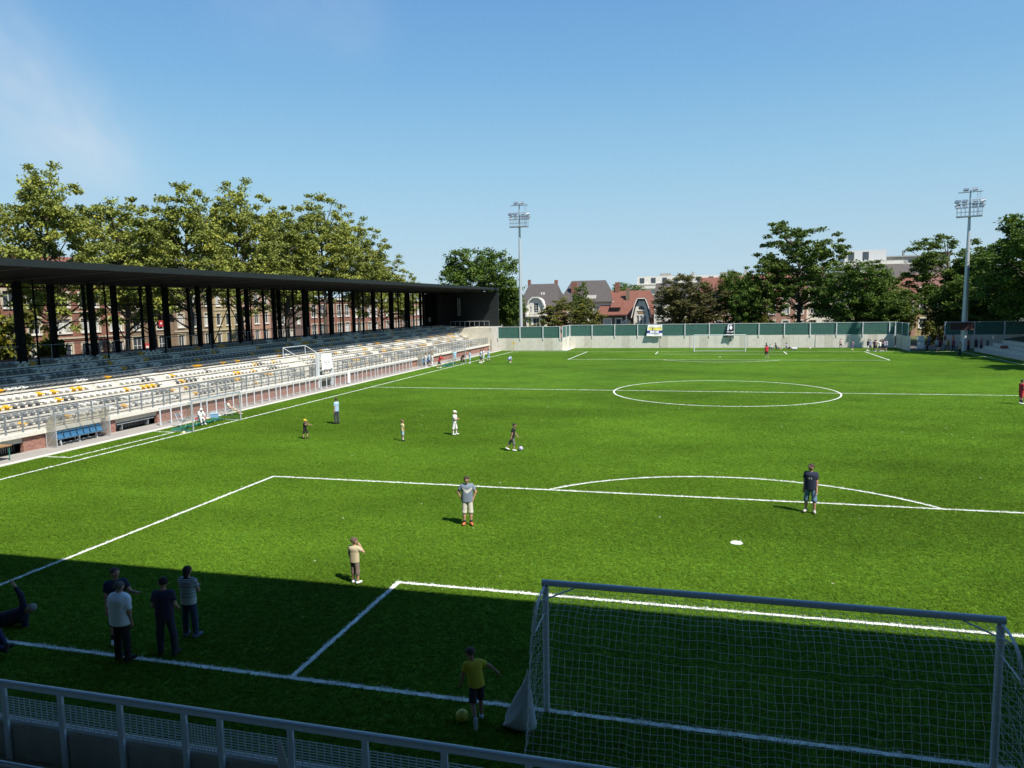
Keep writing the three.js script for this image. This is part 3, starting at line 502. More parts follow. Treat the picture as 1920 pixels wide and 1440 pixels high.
fenceBanner('white, yellow and blue cloth banner hung on the far green fence', [-10.45, 2.0, -114.05], 2.6, 1.85, 0.1, 0.9, (c, W, H) => {
  c.fillStyle = '#f4f4f2'; c.fillRect(0, 0, W, H); c.fillStyle = '#e8dc62'; c.fillRect(W * .06, H * .22, W * .9, H * .26); c.fillStyle = '#8a7a3a'; c.font = `bold ${H * .24}px sans-serif`; c.textBaseline = 'middle';
  c.lineWidth = 11; c.strokeStyle = '#7c6f3c'; c.beginPath(); for (let i = 0; i < 13; i++) { const x = W * (.09 + .065 * i); c.moveTo(x, H * (.12 + .05 * (i % 3))); c.lineTo(x + W * .03, H * (.34 - .04 * (i % 2))); } c.stroke();
  c.fillStyle = '#2c3a86'; c.fillRect(0, H * .5, W, H * .26); c.fillRect(W * .32, H * .28, W * .05, H * .26); c.fillStyle = '#f6f6f4'; c.fillRect(W * .2, H * .55, W * .3, H * .15); c.fillRect(W * .54, H * .57, W * .24, H * .13); c.fillStyle = '#8b8a84'; c.fillRect(W * .12, H * .80, W * .74, H * .05);
});
fenceBanner('dark narrow cloth banner with white shapes hung on the far green fence', [1.62, 1.85, -114.05], 1.3, 2.0, 0.12, 0.82, (c, W, H) => {
  c.fillStyle = '#15171f'; c.fillRect(0, 0, W, H); c.fillStyle = '#eef1fb'; c.fillRect(W * .15, H * .02, W * .6, H * .06); c.fillRect(W * .13, H * .08, W * .16, H * .42); c.beginPath(); c.ellipse(W * .56, H * .28, W * .2, H * .14, 0, 0, 7); c.fill(); c.fillRect(W * .1, H * .6, W * .35, H * .05); c.fillRect(W * .55, H * .6, W * .4, H * .05); c.fillStyle = '#f4f2e6'; c.fillRect(W * .05, H * .82, W * .9, H * .06); c.fillStyle = '#6b4650'; c.fillRect(W * .4, H * .68, W * .2, H * .06);
});
single('rag', merge([bx(0.5, 0.5, 0.05, 0.2, -0.55, 0).rotateZ(0.4), bx(0.7, 0.25, 0.06, -0.45, -0.15, 0), bx(0.25, 0.45, 0.05, 0.3, -0.95, 0.02).rotateZ(-0.2)]), std([0.16, 0.2, 0.2], 0.9), 'crumpled grey cloth hanging below the dark banner on the far wall', 'cloth', [1.5, 2.02, -114.02]);
// ---------------------------------------------------------------- floodlight masts
function mast(label, pos, turn, Hp, Ht, r0) {
  const t = thing('floodlight_mast', label, 'floodlight mast', pos, turn);
  part(t, 'pole', bar(V(0, 0, 0), V(0, Hp, 0), r0, 0.17, 14), std([0.50, 0.53, 0.55], 0.45, 0.4)); part(t, 'upper_pole', bar(V(0, Hp, 0), V(0, Ht, 0), 0.13, 0.1, 10), M.galv);
  part(t, 'platform', bx(3.1, 0.16, 1.0, 0, Hp, 0.35), M.galv);
  const rl = []; for (let i = 0; i <= 6; i++) for (const z of [-0.12, 0.82]) rl.push(bar(V(-1.5 + i * 0.5, Hp + 0.08, z), V(-1.5 + i * 0.5, Hp + 1.2, z), 0.022, 0.022, 5)); for (const y of [0.6, 1.2]) { for (const z of [-0.12, 0.82]) rl.push(bar(V(-1.5, Hp + y, z), V(1.5, Hp + y, z), 0.025, 0.025, 5)); for (const x of [-1.5, 1.5]) rl.push(bar(V(x, Hp + y, -0.12), V(x, Hp + y, 0.82), 0.022, 0.022, 5)); } part(t, 'platform_railing', rl, M.galv);
  part(t, 'crossbar', bx(3.3, 0.12, 0.12, 0, Hp + 1.75, 0), M.galv); part(t, 'crossbar', bx(3.0, 0.11, 0.11, 0, Ht - 0.25, 0), M.galv);
  const lad = []; for (const x of [0.85, 1.2]) lad.push(bar(V(x, Hp + 0.1, -0.05), V(x, Ht + 0.2, -0.05), 0.02, 0.02, 5)); for (let y = Hp + 0.4; y < Ht; y += 0.32) lad.push(bar(V(0.85, y, -0.05), V(1.2, y, -0.05), 0.014, 0.014, 4)); part(t, 'ladder', lad, M.galv);
  const lampG = poly([[-0.34, -0.10], [-0.36, 0.07], [-0.1, 0.2], [0.2, 0.2], [0.36, 0.04], [0.3, -0.12]], 0.62).translate(0, 0, -0.31).rotateY(-Math.PI / 2), faceG = bx(0.56, 0.03, 0.60, 0, -0.13, 0.02);
  const put = (x, y, a, b) => { const f = part(t, 'floodlight', lampG, M.galv); f.position.set(x, y, 0.12); f.rotation.set(a, b, 0); const gl = new THREE.Mesh(faceG, M.lampGlass); gl.name = 'lens'; f.add(gl); };
  for (const x of [-1.45, -0.6, 0.6, 1.45]) { put(x, Hp + 2.12, 0.5, x * 0.25); put(x, Hp + 1.42, 0.6, -x * 0.2); } for (const x of [-0.5, 0.5]) put(x, Ht + 0.1, 0.4, x * 0.3);
  return t;
}
mast('tall floodlight mast behind the green fence near the grandstand end', [-32.05, 0, -108.6], 0.0, 20.35, 24.1, 0.34);
mast('tall floodlight mast carrying the dark red scoreboard near the entrance gap', [33.3, 0, -105.9], -0.35, 18.7, 22.3, 0.46);
{ const s = worldThing('scoreboard', 'dark red scoreboard panel fixed to the floodlight mast', 'scoreboard', [32.8, 3, -105.3]); part(s, 'panel', bb(31.35, 3.05, -105.2, 34.35, 4.0, -105.42), M.scoreRed); part(s, 'frame', [bb(31.3, 4.0, -105.17, 34.4, 4.08, -105.45), bb(31.3, 2.97, -105.17, 34.4, 3.05, -105.45)], std([0.10, 0.06, 0.06], 0.6)); }
// ---------------------------------------------------------------- dugouts
function dugout(label, z0, z1, n) {
  const t = worldThing('dugout', label, 'dugout', [-36.9, 0.02, (z0 + z1) / 2], 'team dugouts'), ribs = 5;
  const prof = [[-37.28, 0.05], [-37.28, 1.0], [-37.22, 1.4], [-37.05, 1.70], [-36.8, 1.86], [-36.5, 1.92], [-36.35, 1.92]];
  for (let i = 0; i < ribs; i++) { const z = mix(z0, z1, i / (ribs - 1)); part(t, 'rib', rope(prof.map(([x, y]) => V(x, y, z)), 0.03, 6), M.alu); }
  const P = [], I = []; prof.slice(1).forEach(([x, y], j) => { for (const [k, z] of [z0, z1].entries()) P.push(x - 0.028, y + 0.03, z); if (j) { const a = 2 * j; I.push(a - 2, a - 1, a, a - 1, a + 1, a); } }); const pg = new THREE.BufferGeometry(); pg.setAttribute('position', new THREE.Float32BufferAttribute(P, 3)); pg.setIndex(I); pg.computeVertexNormals(); part(t, 'clear_canopy', pg, M.poly);
  part(t, 'cross_rail', [bar(V(-37.25, 1.0, z0), V(-37.25, 1.0, z1), 0.028), bar(V(-36.35, 1.92, z0), V(-36.35, 1.92, z1), 0.028), bar(V(-37.25, 0.1, z0), V(-37.25, 0.1, z1), 0.028)], M.alu);
  for (const z of [z0, z1]) { part(t, 'side_panel', poly([[-37.25, 0.06], [-37.25, 1.35], [-37.05, 1.68], [-36.8, 1.84], [-36.62, 1.86], [-36.56, 0.06]], 0.012).translate(0, 0, z), M.poly); part(t, 'side_frame', [bar(V(-36.55, 0.02, z), V(-36.55, 1.9, z), 0.028), bar(V(-36.55, 0.05, z), V(-37.28, 0.05, z), 0.028), bar(V(-37.28, 0.95, z), V(-36.55, 0.95, z), 0.02), bar(V(-37.28, 0.1, z), V(-36.55, 0.93, z), 0.018)], M.alu); }
  part(t, 'bench_beam', [bb(-37.0, 0.36, z0 - 0.1, -36.94, 0.42, z1 + 0.1)], M.alu); for (let i = 0; i < 3; i++) { const z = mix(z0, z1, (i + 0.5) / 3); part(t, 'bench_leg', bb(-37.02, 0.03, z - 0.03, -36.92, 0.358, z + 0.03), M.whiteMetal); }
  const cup = (() => { const pr = [[0.22, 0.42], [0.24, 0.455], [0.05, 0.43], [-0.13, 0.44], [-0.18, 0.55], [-0.22, 0.82], [-0.235, 0.82], [-0.2, 0.53], [-0.15, 0.415], [0.05, 0.41]]; return poly(pr, 0.39).translate(0, 0, -0.195); })();
  for (let i = 0; i < n; i++) { const m = part(t, 'seat', cup, M.seatBlue); m.position.add(V(-36.93, 0, mix(z0 - 0.3, z1 + 0.3, i / (n - 1)))); }
  return t;
}
dugout('clear-canopied dugout with eight blue seats on the near part of the paving', -20.47, -24.36, 8);
dugout('clear-canopied dugout behind the far training goal and light blue players', -75.6, -79.4, 8);
// ---------------------------------------------------------------- small things along the touchline
{
  const t = worldThing('bench', 'pale timber bench board in the recess beside the near dugout', 'bench', [-37.9, 0, -27.5]); part(t, 'board', bb(-37.5, 0.42, -25.9, -37.85, 0.47, -29.2), M.whiteMetal); for (const z of [-26.4, -28.7]) part(t, 'support', bb(-37.55, 0.02, z - 0.04, -37.8, 0.42, z + 0.04), M.galv);
  const tb = worldThing('table', 'wooden table with green legs at the picture edge beside the grille', 'table', [-36.5, 0.02, -16.4]); part(tb, 'top', bb(-36.0, 0.78, -15.6, -37.0, 0.83, -17.2), M.wood); for (const [x, z] of [[-36.1, -17.1], [-36.9, -17.1], [-36.1, -15.7], [-36.9, -15.7]]) part(tb, 'leg', bar(V(x, 0.02, z), V(x, 0.78, z), 0.025), M.teal);
  const fold = (label, p, turn) => { const c = thing('folding_chair', label, 'chair', p, turn); part(c, 'seat', bx(0.42, 0.03, 0.40, 0, 0.44, 0), M.galv); part(c, 'backrest', bx(0.42, 0.24, 0.03, 0, 0.80, -0.26).rotateX(-0.05), M.galv); for (const s of [-1, 1]) { part(c, 'leg', bar(V(s * 0.22, 0, 0.24), V(s * 0.22, 0.94, -0.27), 0.014), M.whiteMetal); part(c, 'leg', bar(V(s * 0.2, 0, -0.26), V(s * 0.2, 0.45, 0.2), 0.014), M.whiteMetal); } return c; };
  fold('empty folding chair standing inside the near training goal', [-34.55, 0, -28.2], 1.5); fold('folding chair under the lounging person beside the training goal', [-34.6, 0, -33.35], 2.2); fold('empty folding chair near the far goal beside the two seated people', [7.6, 0, -107.6], 0.6);
  const bag = (() => { const g = new THREE.CapsuleGeometry(0.17, 0.42, 5, 12).rotateZ(Math.PI / 2).scale(1, 0.9, 1.05).translate(0, 0.155, 0); return g; })();
  const sb = thing('sports_bag', 'red sports bag lying on the kerb inside the near training goal', 'bag', [-34.85, 0, -30.55], 0.3); part(sb, 'body', bag, M.redBag); part(sb, 'strap', rope([V(-0.2, 0.2, 0.1), V(-0.1, 0.36, 0), V(0.1, 0.36, 0), V(0.2, 0.2, -0.1)], 0.015, 5), M.dark);
  const cb = thing('cool_box', 'light blue cool box on the paving behind the near training goal', 'box', [-35.0, 0.0, -32.2], 0.2); part(cb, 'body', bx(0.5, 0.30, 0.32, 0, 0.15, 0), M.cooler); part(cb, 'lid', bx(0.53, 0.06, 0.35, 0, 0.332, 0), std([0.5, 0.62, 0.72], 0.5)); part(cb, 'handle', rope([V(-0.2, 0.36, 0), V(-0.15, 0.45, 0), V(0.15, 0.45, 0), V(0.2, 0.36, 0)], 0.012, 5), M.whiteMetal);
  single('cap', [new THREE.SphereGeometry(0.11, 12, 6, 0, 7, 0, 1.6), bx(0.16, 0.012, 0.12, 0, 0.012, 0.14)], std([0.6, 0.5, 0.3], 0.8), 'cream cap lying by the corner of the near training goal', 'cap', [-32.75, 0.008, -26.2]);
  function ball(label, p, r, c1, c2, seed) { const g = new THREE.IcosahedronGeometry(r, 4).toNonIndexed(), pos = g.attributes.position, col = new Float32Array(pos.count * 3), dirs = []; const ic = new THREE.IcosahedronGeometry(1, 0).attributes.position; for (let i = 0; i < ic.count; i++) dirs.push(V(ic.getX(i), ic.getY(i), ic.getZ(i)).normalize()); for (let i = 0; i < pos.count; i += 3) { const q = V(0, 0, 0); for (let k = 0; k < 3; k++) q.add(V(pos.getX(i + k), pos.getY(i + k), pos.getZ(i + k))); q.normalize(); const d = dirs.some((e) => e.dot(q) > 0.93), c = d ? c2 : c1; for (let k = 0; k < 3; k++) col.set(c, 3 * (i + k)); } g.setAttribute('color', new THREE.BufferAttribute(col, 3)); const m = single('ball', g, std([1, 1, 1], 0.45, 0, { vertexColors: true }), label, 'ball', [p[0], r, p[1]]); m.rotation.set(seed, seed * 2, 0); }
  ball('pale lilac football in front of the walking boy in black', [-10.5, -24.4], 0.115, [0.55, 0.5, 0.72], [0.32, 0.25, 0.55], 1); ball('yellow football beside the boy in the yellow shirt', [-5.16, 0.72], 0.115, [0.55, 0.5, 0.06], [0.35, 0.34, 0.05], 2); ball('white football lying on the turf near the far wall', [13.5, -110.4], 0.115, [0.7, 0.7, 0.7], [0.4, 0.4, 0.4], 3);
  single('kit_bag', new THREE.CapsuleGeometry(0.2, 0.5, 4, 10).rotateZ(Math.PI / 2).translate(0, 0.19, 0), std([0.5, 0.5, 0.52], 0.8), 'pale kit bag lying beside the two seated people near the far wall', 'bag', [11.0, 0, -108.5]);
  const cf = worldThing('corner_flag', 'yellow corner flag post at the far corner by the grandstand', 'corner flag', [-32.4, 0, -104.3]); part(cf, 'pole', bar(V(-32.4, 0, -104.3), V(-32.4, 1.6, -104.3), 0.025), std([0.6, 0.5, 0.1], 0.6)); part(cf, 'flag', bb(-32.37, 1.2, -104.29, -32.05, 1.58, -104.31), std([0.55, 0.4, 0.06], 0.8));
  const sg = worldThing('notice_board', 'white notice board standing at the wall end in the entrance gap', 'sign', [28.2, 0, -107]); part(sg, 'board', bb(27.5, 0.3, -106.6, 28.45, 2.1, -106.68), std([0.5, 0.52, 0.55], 0.7)); part(sg, 'stripe', bb(27.55, 1.25, -106.59, 28.4, 1.32, -106.6), M.dark); for (const x of [27.55, 28.4]) part(sg, 'post', bar(V(x, 0, -106.72), V(x, 2.15, -106.72), 0.03), M.galv);
  const wg = worldThing('park_goal', 'white goal frame on the lawn beyond the entrance gap', 'goal', [36, 0, -132]); for (const x of [34.2, 39.2]) part(wg, 'post', bar(V(x, 0, -132), V(x, 3.0, -132), 0.1), M.whiteMetal); part(wg, 'crossbar', bar(V(34.1, 3.0, -132), V(39.3, 3.0, -132), 0.1), M.whiteMetal);
}
// ---------------------------------------------------------------- stepped terrace and bank on the far side
{
  const t = worldThing('concrete_terrace', 'low stepped concrete terrace in the shade of the trees beside the pitch', 'terrace', [36, 0, -85]);
  for (let k = 0; k < 4; k++) part(t, 'step', bb(34.4 + k * 0.85, 0, -30, 34.4 + (k + 1) * 0.85, 0.42 * (k + 1), -105.0 + k * 0.9), M.concrete);
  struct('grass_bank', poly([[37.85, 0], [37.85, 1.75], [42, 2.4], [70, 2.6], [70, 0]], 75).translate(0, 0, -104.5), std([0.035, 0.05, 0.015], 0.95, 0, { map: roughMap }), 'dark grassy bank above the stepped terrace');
  single('sports_bag', new THREE.CapsuleGeometry(0.2, 0.5, 4, 10).rotateZ(Math.PI / 2).translate(0, 0.2, 0), std([0.22, 0.06, 0.05], 0.8), 'dull red bag lying on the stepped terrace', 'bag', [35.6, 0.84, -97.5]);
}

// ---------------------------------------------------------------- buildings
const winCache = {};
function windowGeo(w, h, nx, ny, arch, trim) {
  const k = [w, h, nx, ny, arch, trim].join(); if (winCache[k]) return winCache[k];
  const g = [], f = 0.09, t = 0.05, z0 = -0.16, z1 = -0.08;
  g.push(bb(-w / 2, 0, z0, -w / 2 + f, h, z1), bb(w / 2 - f, 0, z0, w / 2, h, z1), bb(-w / 2 + f, 0, z0, w / 2 - f, f, z1));
  if (!arch) g.push(bb(-w / 2 + f, h - f, z0, w / 2 - f, h, z1));
  else for (let i = 0; i < 10; i++) { const a = Math.PI * i / 10, b = Math.PI * (i + 1) / 10; g.push(beamBox(V(Math.cos(a) * (w / 2 - f / 2), h + Math.sin(a) * (w / 2 - f / 2), -0.12), V(Math.cos(b) * (w / 2 - f / 2), h + Math.sin(b) * (w / 2 - f / 2), -0.12), 0.08, f)); }
  const hh = arch ? h + w * 0.42 : h;
  for (let i = 1; i < nx; i++) g.push(bx(t, hh - f, 0.06, -w / 2 + w * i / nx, hh / 2, -0.118)); for (let j = 1; j < ny; j++) g.push(bx(w - 2 * f, t, 0.055, 0, h * j / ny, -0.121));
  g.push(bb(-w / 2 - 0.12, -0.14, -0.1, w / 2 + 0.12, -0.002, 0.14));
  const tr = []; if (trim) { const e = trim; tr.push(bb(-w / 2 - e, 0, -0.02, -w / 2 - 0.004, h + (arch ? 0 : e), 0.05), bb(w / 2 + 0.004, 0, -0.02, w / 2 + e, h + (arch ? 0 : e), 0.05)); if (!arch) tr.push(bb(-w / 2 - 0.003, h + 0.004, -0.02, w / 2 + 0.003, h + e, 0.052)); else for (let i = 0; i < 12; i++) { const a = Math.PI * i / 12, b = Math.PI * (i + 1) / 12, R = w / 2 + e / 2; tr.push(beamBox(V(Math.cos(a) * R, h + Math.sin(a) * R, 0.02), V(Math.cos(b) * R, h + Math.sin(b) * R, 0.02), 0.07, e)); } }
  let pane; if (arch) { const s = new THREE.Shape(); s.moveTo(-w / 2, 0); s.lineTo(w / 2, 0); s.lineTo(w / 2, h); s.absarc(0, h, w / 2, 0, Math.PI, false); s.lineTo(-w / 2, 0); pane = new THREE.ShapeGeometry(s, 10).translate(0, 0, -0.14); } else pane = new THREE.PlaneGeometry(w, h).translate(0, h / 2, -0.14);
  return winCache[k] = { frame: merge(g), trim: tr.length ? merge(tr) : null, pane };
}
let winSeed = rng(31);
function facade(parent, outline, wins, mat, o = {}) { // outline and windows in the local XY plane, face at z = o.z
  const s = new THREE.Shape(outline.map(([x, y]) => new THREE.Vector2(x, y))), z = o.z || 0;
  for (const [x, y, w, h, nx, ny, arch] of wins) { const p = new THREE.Path(); p.moveTo(x - w / 2, y); p.lineTo(x - w / 2, y + h); if (arch) p.absarc(x, y + h, w / 2, Math.PI, 0, true); else p.lineTo(x + w / 2, y + h); p.lineTo(x + w / 2, y); p.lineTo(x - w / 2, y); s.holes.push(p); }
  const g = metreUV(new THREE.ExtrudeGeometry(s, { depth: 0.3, bevelEnabled: false, curveSegments: 10 }).translate(0, 0, z - 0.3));
  const wm = part(parent, o.name || 'wall', g, mat);
  for (const [x, y, w, h, nx = 2, ny = 1, arch = false] of wins) {
    const G = windowGeo(w, h, nx, ny, arch, o.trim || 0), f = part(parent, 'window', G.frame, o.frame || M.frameWhite); f.position.add(V(x, y, z));
    const p = new THREE.Mesh(G.pane, winSeed() < (o.curtain || 0.25) ? M.curtain : M.glass); p.name = 'pane'; f.add(p);
    if (G.trim) { const q = new THREE.Mesh(G.trim, o.trimMat || M.stone); q.name = 'surround'; f.add(q); }
  }
  return wm;
}
const rect = (w, h) => [[-w / 2, 0], [w / 2, 0], [w / 2, h], [-w / 2, h]];
function rows(w, n, ys, ww, hh, nx = 2, ny = 1, skip = () => false) { const out = []; ys.forEach((y, j) => { for (let i = 0; i < n; i++) if (!skip(i, j)) out.push([(i + 0.5) / n * w - w / 2, y, ww, hh, nx, ny]); }); return out; }
function ridgeRoof(parent, w, d, y, h, mat, over = 0.4, z0 = 0, hip = 0) { // ridge along x; front eave at z0 + over
  const zf = z0 + over, zb = z0 - d - over, zm = (zf + zb) / 2, a = w / 2 + over, p = [-a, y, zf, a, y, zf, a - hip, y + h, zm, -a + hip, y + h, zm, -a, y, zb, a, y, zb], q = p.map((v, i) => i % 3 === 1 ? v - 0.22 : v);
  const I = [0, 1, 2, 0, 2, 3, 5, 4, 3, 5, 3, 2, 1, 5, 2, 4, 0, 3], g = new THREE.BufferGeometry(); g.setAttribute('position', new THREE.Float32BufferAttribute([...p, ...q], 3));
  const J = [...I]; for (let i = 0; i < I.length; i += 3) J.push(I[i] + 6, I[i + 2] + 6, I[i + 1] + 6); for (const [e, f] of [[0, 1], [1, 5], [5, 4], [4, 0]]) J.push(e, e + 6, f, f, e + 6, f + 6);
  g.setIndex(J); const n = g.toNonIndexed(); n.computeVertexNormals(); return part(parent, 'roof', metreUV(n), mat);
}
function rowHouse(label, pos, turn, w, h, mat, wins, roofMat, roofH, o = {}) {
  const t = thing(o.name || 'town_house', label, 'house', pos, turn, o.group);
  facade(t, rect(w, h), wins, mat, o); part(t, 'body', bb(-w / 2 + 0.01, 0, -0.302, w / 2 - 0.01, h - 0.01, -9), mat);
  if (roofH) ridgeRoof(t, w - 0.82, 9, h, roofH, roofMat); else part(t, 'roof', bb(-w / 2, h, -9, w / 2, h + 0.2, 0.02), roofMat);
  part(t, 'cornice', bb(-w / 2, h - 0.36, 0.004, w / 2, h - 0.02, 0.34), o.corniceMat || M.stone);
  if (o.bands) for (const y of o.bands) part(t, 'string_course', bb(-w / 2, y, 0.004, w / 2, y + 0.2, 0.09), M.stone);
  if (o.chimney) { const c = part(t, 'chimney', bb(o.chimney - 0.5, h, -4.6, o.chimney + 0.5, h + roofH + 1.1, -3.7), M.houseBrick); }
  return t;
}
{ // the street behind the grandstand: facades look towards the pitch
  const T = Math.PI / 2, x = -78, ys = [1.95, 5.1, 8.25], grp = 'brick houses along the street behind the grandstand';
  rowHouse('red brick street house with cream window surrounds, nearest to the picture edge', [x, 0, -41], T, 12, 11.4, M.houseBrick, rows(12, 4, ys, 1.5, 1.85, 2), M.tile, 3, { trim: 0.28, group: grp });
  rowHouse('red brick street house with single windows, second along the street', [x, 0, -53], T, 12, 11.4, M.houseBrick, rows(12, 4, ys, 1.55, 1.9, 2), M.tile, 3, { trim: 0.3, group: grp, chimney: 3 });
  const wide = []; for (const y of ys) { wide.push([-4.1, y, 2.9, 1.7, 3, 1], [0.4, y, 2.9, 1.7, 3, 1], [4.7, y, 2.2, 1.7, 2, 1]); }
  rowHouse('red brick street house with wide white window bands', [x, 0, -65.3], T, 12.6, 11.6, M.houseBrick, wide, M.tile, 3.2, { trim: 0.26, group: grp, bands: [4.35, 7.55] });
  const b = rowHouse('brown brick house with a projecting upper storey above the red sign', [x, 0, -76.3], T, 9.4, 11.2, M.houseBrown, [[-2.6, 1.7, 1.7, 2.3, 2, 2], [2.2, 1.7, 1.3, 2.3, 2, 2], [-2.6, 5.0, 1.3, 2.0, 2, 1], [1.9, 5.0, 1.3, 2.0, 2, 1], [-1.6, 8.1, 2.0, 2.0, 4, 3], [2.3, 8.1, 2.0, 2.0, 4, 3]], M.tileBrown, 3, { trim: 0.2 });
  part(b, 'oriel', bb(-4.4, 7.4, 0.36, 4.4, 7.9, 0.95), M.renderGrey);
  { const s = worldThing('window_sign', 'small red and white sign in an upper window of the brown house', 'sign', [-77.9, 5.5, -78.1]); part(s, 'board', bb(-77.78, 5.35, -77.7, -77.74, 6.25, -78.6), std([0.42, 0.03, 0.04], 0.6)); part(s, 'mark', bb(-77.735, 5.7, -77.95, -77.73, 5.95, -78.3), M.frameWhite); const s2 = worldThing('door_sign', 'red and white sign on the ground floor of the brown house', 'sign', [-77.9, 2, -75]); part(s2, 'board', bb(-77.8, 2.0, -74.6, -77.74, 3.1, -75.7), std([0.42, 0.05, 0.05], 0.6)); part(s2, 'mark', bb(-77.735, 2.4, -74.9, -77.73, 2.75, -75.4), M.frameWhite); }
  rowHouse('narrow yellow and brown brick house beside the brown house', [x, 0, -85.7], T, 9.2, 11, M.houseBrown, rows(9.2, 3, ys, 1.3, 2.0, 2), M.tileBrown, 3, { trim: 0.22, bands: [4.4] });
  rowHouse('yellow brick house with pale bands along the street', [x, 0, -94], T, 7.2, 11.5, M.houseYellow, rows(7.2, 3, ys, 1.1, 1.9, 1), M.slate, 2.6, { trim: 0.18, bands: [4.3, 7.5] });
  rowHouse('pinkish brick house with bay windows along the street', [x, 0, -102], T, 8.6, 12, M.housePink, rows(8.6, 3, ys, 1.3, 2.0, 2), M.tile, 3, { trim: 0.2, bands: [7.5] });
  rowHouse('dark brick house with small separate windows along the street', [x, 0, -113], T, 13, 10.5, M.houseDark, rows(13, 5, [1.9, 4.7, 7.6], 0.95, 1.7, 1, 2, (i, j) => (i + j) % 4 === 3), M.slate, 3, { trim: 0.12 });
  rowHouse('red brick house with large dark windows at the far part of the street', [x, 0, -128.5], T, 17.5, 9.6, M.houseBrick, rows(17.5, 5, [2.0, 5.8], 2.0, 2.4, 2, 2), M.slate, 0, { trim: 0.2, corniceMat: M.render });
  rowHouse('long low brick building with white cornice at the end of the street', [x, 0, -163], T, 50, 9.2, M.houseBrick, rows(50, 15, [1.8, 5.4], 1.7, 2.3, 3, 2), M.slate, 0, { trim: 0.22, corniceMat: M.render, curtain: 0.5 });
}
{ // villa with the red roof behind the far wall
  const t = thing('villa', 'villa with steep red tiled roof and white gable behind the far wall', 'house', [-20, 0, -158], 0);
  ridgeRoof(t, 13, 13, 5.0, 5.4, M.tile, 0.7, 0, 2.6);
  part(t, 'body', bb(-6.2, 0, -0.5, 6.2, 5.0, -12.6), M.housePink);
  facade(t, [[-6.3, 0], [1.1, 0], [1.1, 5.0], [-6.3, 5.0]], [[-4.4, 1.6, 1.6, 2.4, 2, 2], [-1.9, 1.6, 1.2, 2.4, 1, 2], [0.0, 1.2, 1.5, 1.7, 3, 2, true]], M.houseDark, { z: -0.2, trim: 0.22, trimMat: M.render });
  // gabled wing in front
  const q = (x) => 0.85 + 0.76 * x, qq = (l) => l.map(([x, y]) => [q(x), y]);
  facade(t, qq([[1.2, 0], [5.6, 0], [5.6, 4.6], [5.0, 6.6], [4.3, 8.0], [2.6, 8.0], [1.8, 6.6], [1.2, 4.6]]), [[q(2.35), 2.3, 0.58, 2.4, 2, 3], [q(3.4), 2.3, 0.58, 2.4, 2, 3], [q(4.45), 2.3, 0.58, 2.4, 2, 3], [q(3.4), 5.9, 1.5, 0.25, 3, 1, true]], M.render, { z: 2.0, curtain: 0.1 });
  part(t, 'timber_panel', bb(q(2.4), 5.15, 2.004, q(4.4), 5.6, 2.06), std([0.33, 0.2, 0.1], 0.8)); part(t, 'wing_body', bb(q(1.2) + 0.01, 0, 1.69, q(5.6) - 0.01, 4.6, -0.2), M.render);
  const rim = qq([[0.7, 4.2], [1.6, 6.9], [2.4, 8.4], [4.5, 8.4], [5.3, 6.9], [6.2, 4.2]]), wr = [], verge = [];
  for (let i = 0; i < 5; i++) { const a = rim[i], b = rim[i + 1], dx = b[0] - a[0], dy = b[1] - a[1], l = Math.hypot(dx, dy), nx = -dy / l * 0.2, ny = dx / l * 0.2; wr.push(poly([[a[0], a[1]], [b[0], b[1]], [b[0] + nx, b[1] + ny], [a[0] + nx, a[1] + ny]], 6.4).translate(0, 0, -3.8)); verge.push(beamBox(V(a[0] + nx / 2, a[1] + ny / 2, 2.66), V(b[0] + nx / 2, b[1] + ny / 2, 2.66), 0.1, 0.2)); }
  part(t, 'wing_roof', wr, M.tile); part(t, 'barge_board', verge, M.frameWhite);
  part(t, 'chimney', bb(-0.6, 7.6, -4.2, 0.25, 11.0, -3.4), M.houseBrown); part(t, 'skylight', bx(0.6, 0.08, 0.9, -4.4, 7.95, -2.9).rotateX(0), M.glass);
  { const d = part(t, 'dormer_window', bb(-3.5, 5.6, -0.2, -1.5, 6.6, -2.6), M.slate); const r = new THREE.Mesh(poly([[0.3, 6.5], [-4.4, 8.7], [-4.4, 8.85], [0.3, 6.65]], 2.4).rotateY(-Math.PI / 2).translate(-1.3, 0, 0), M.tile); r.name = 'dormer_roof'; d.add(r); }
  part(t, 'veranda_post', bb(-0.15, 0, 0.3, 0.15, 4.75, 0.55), M.render);
}
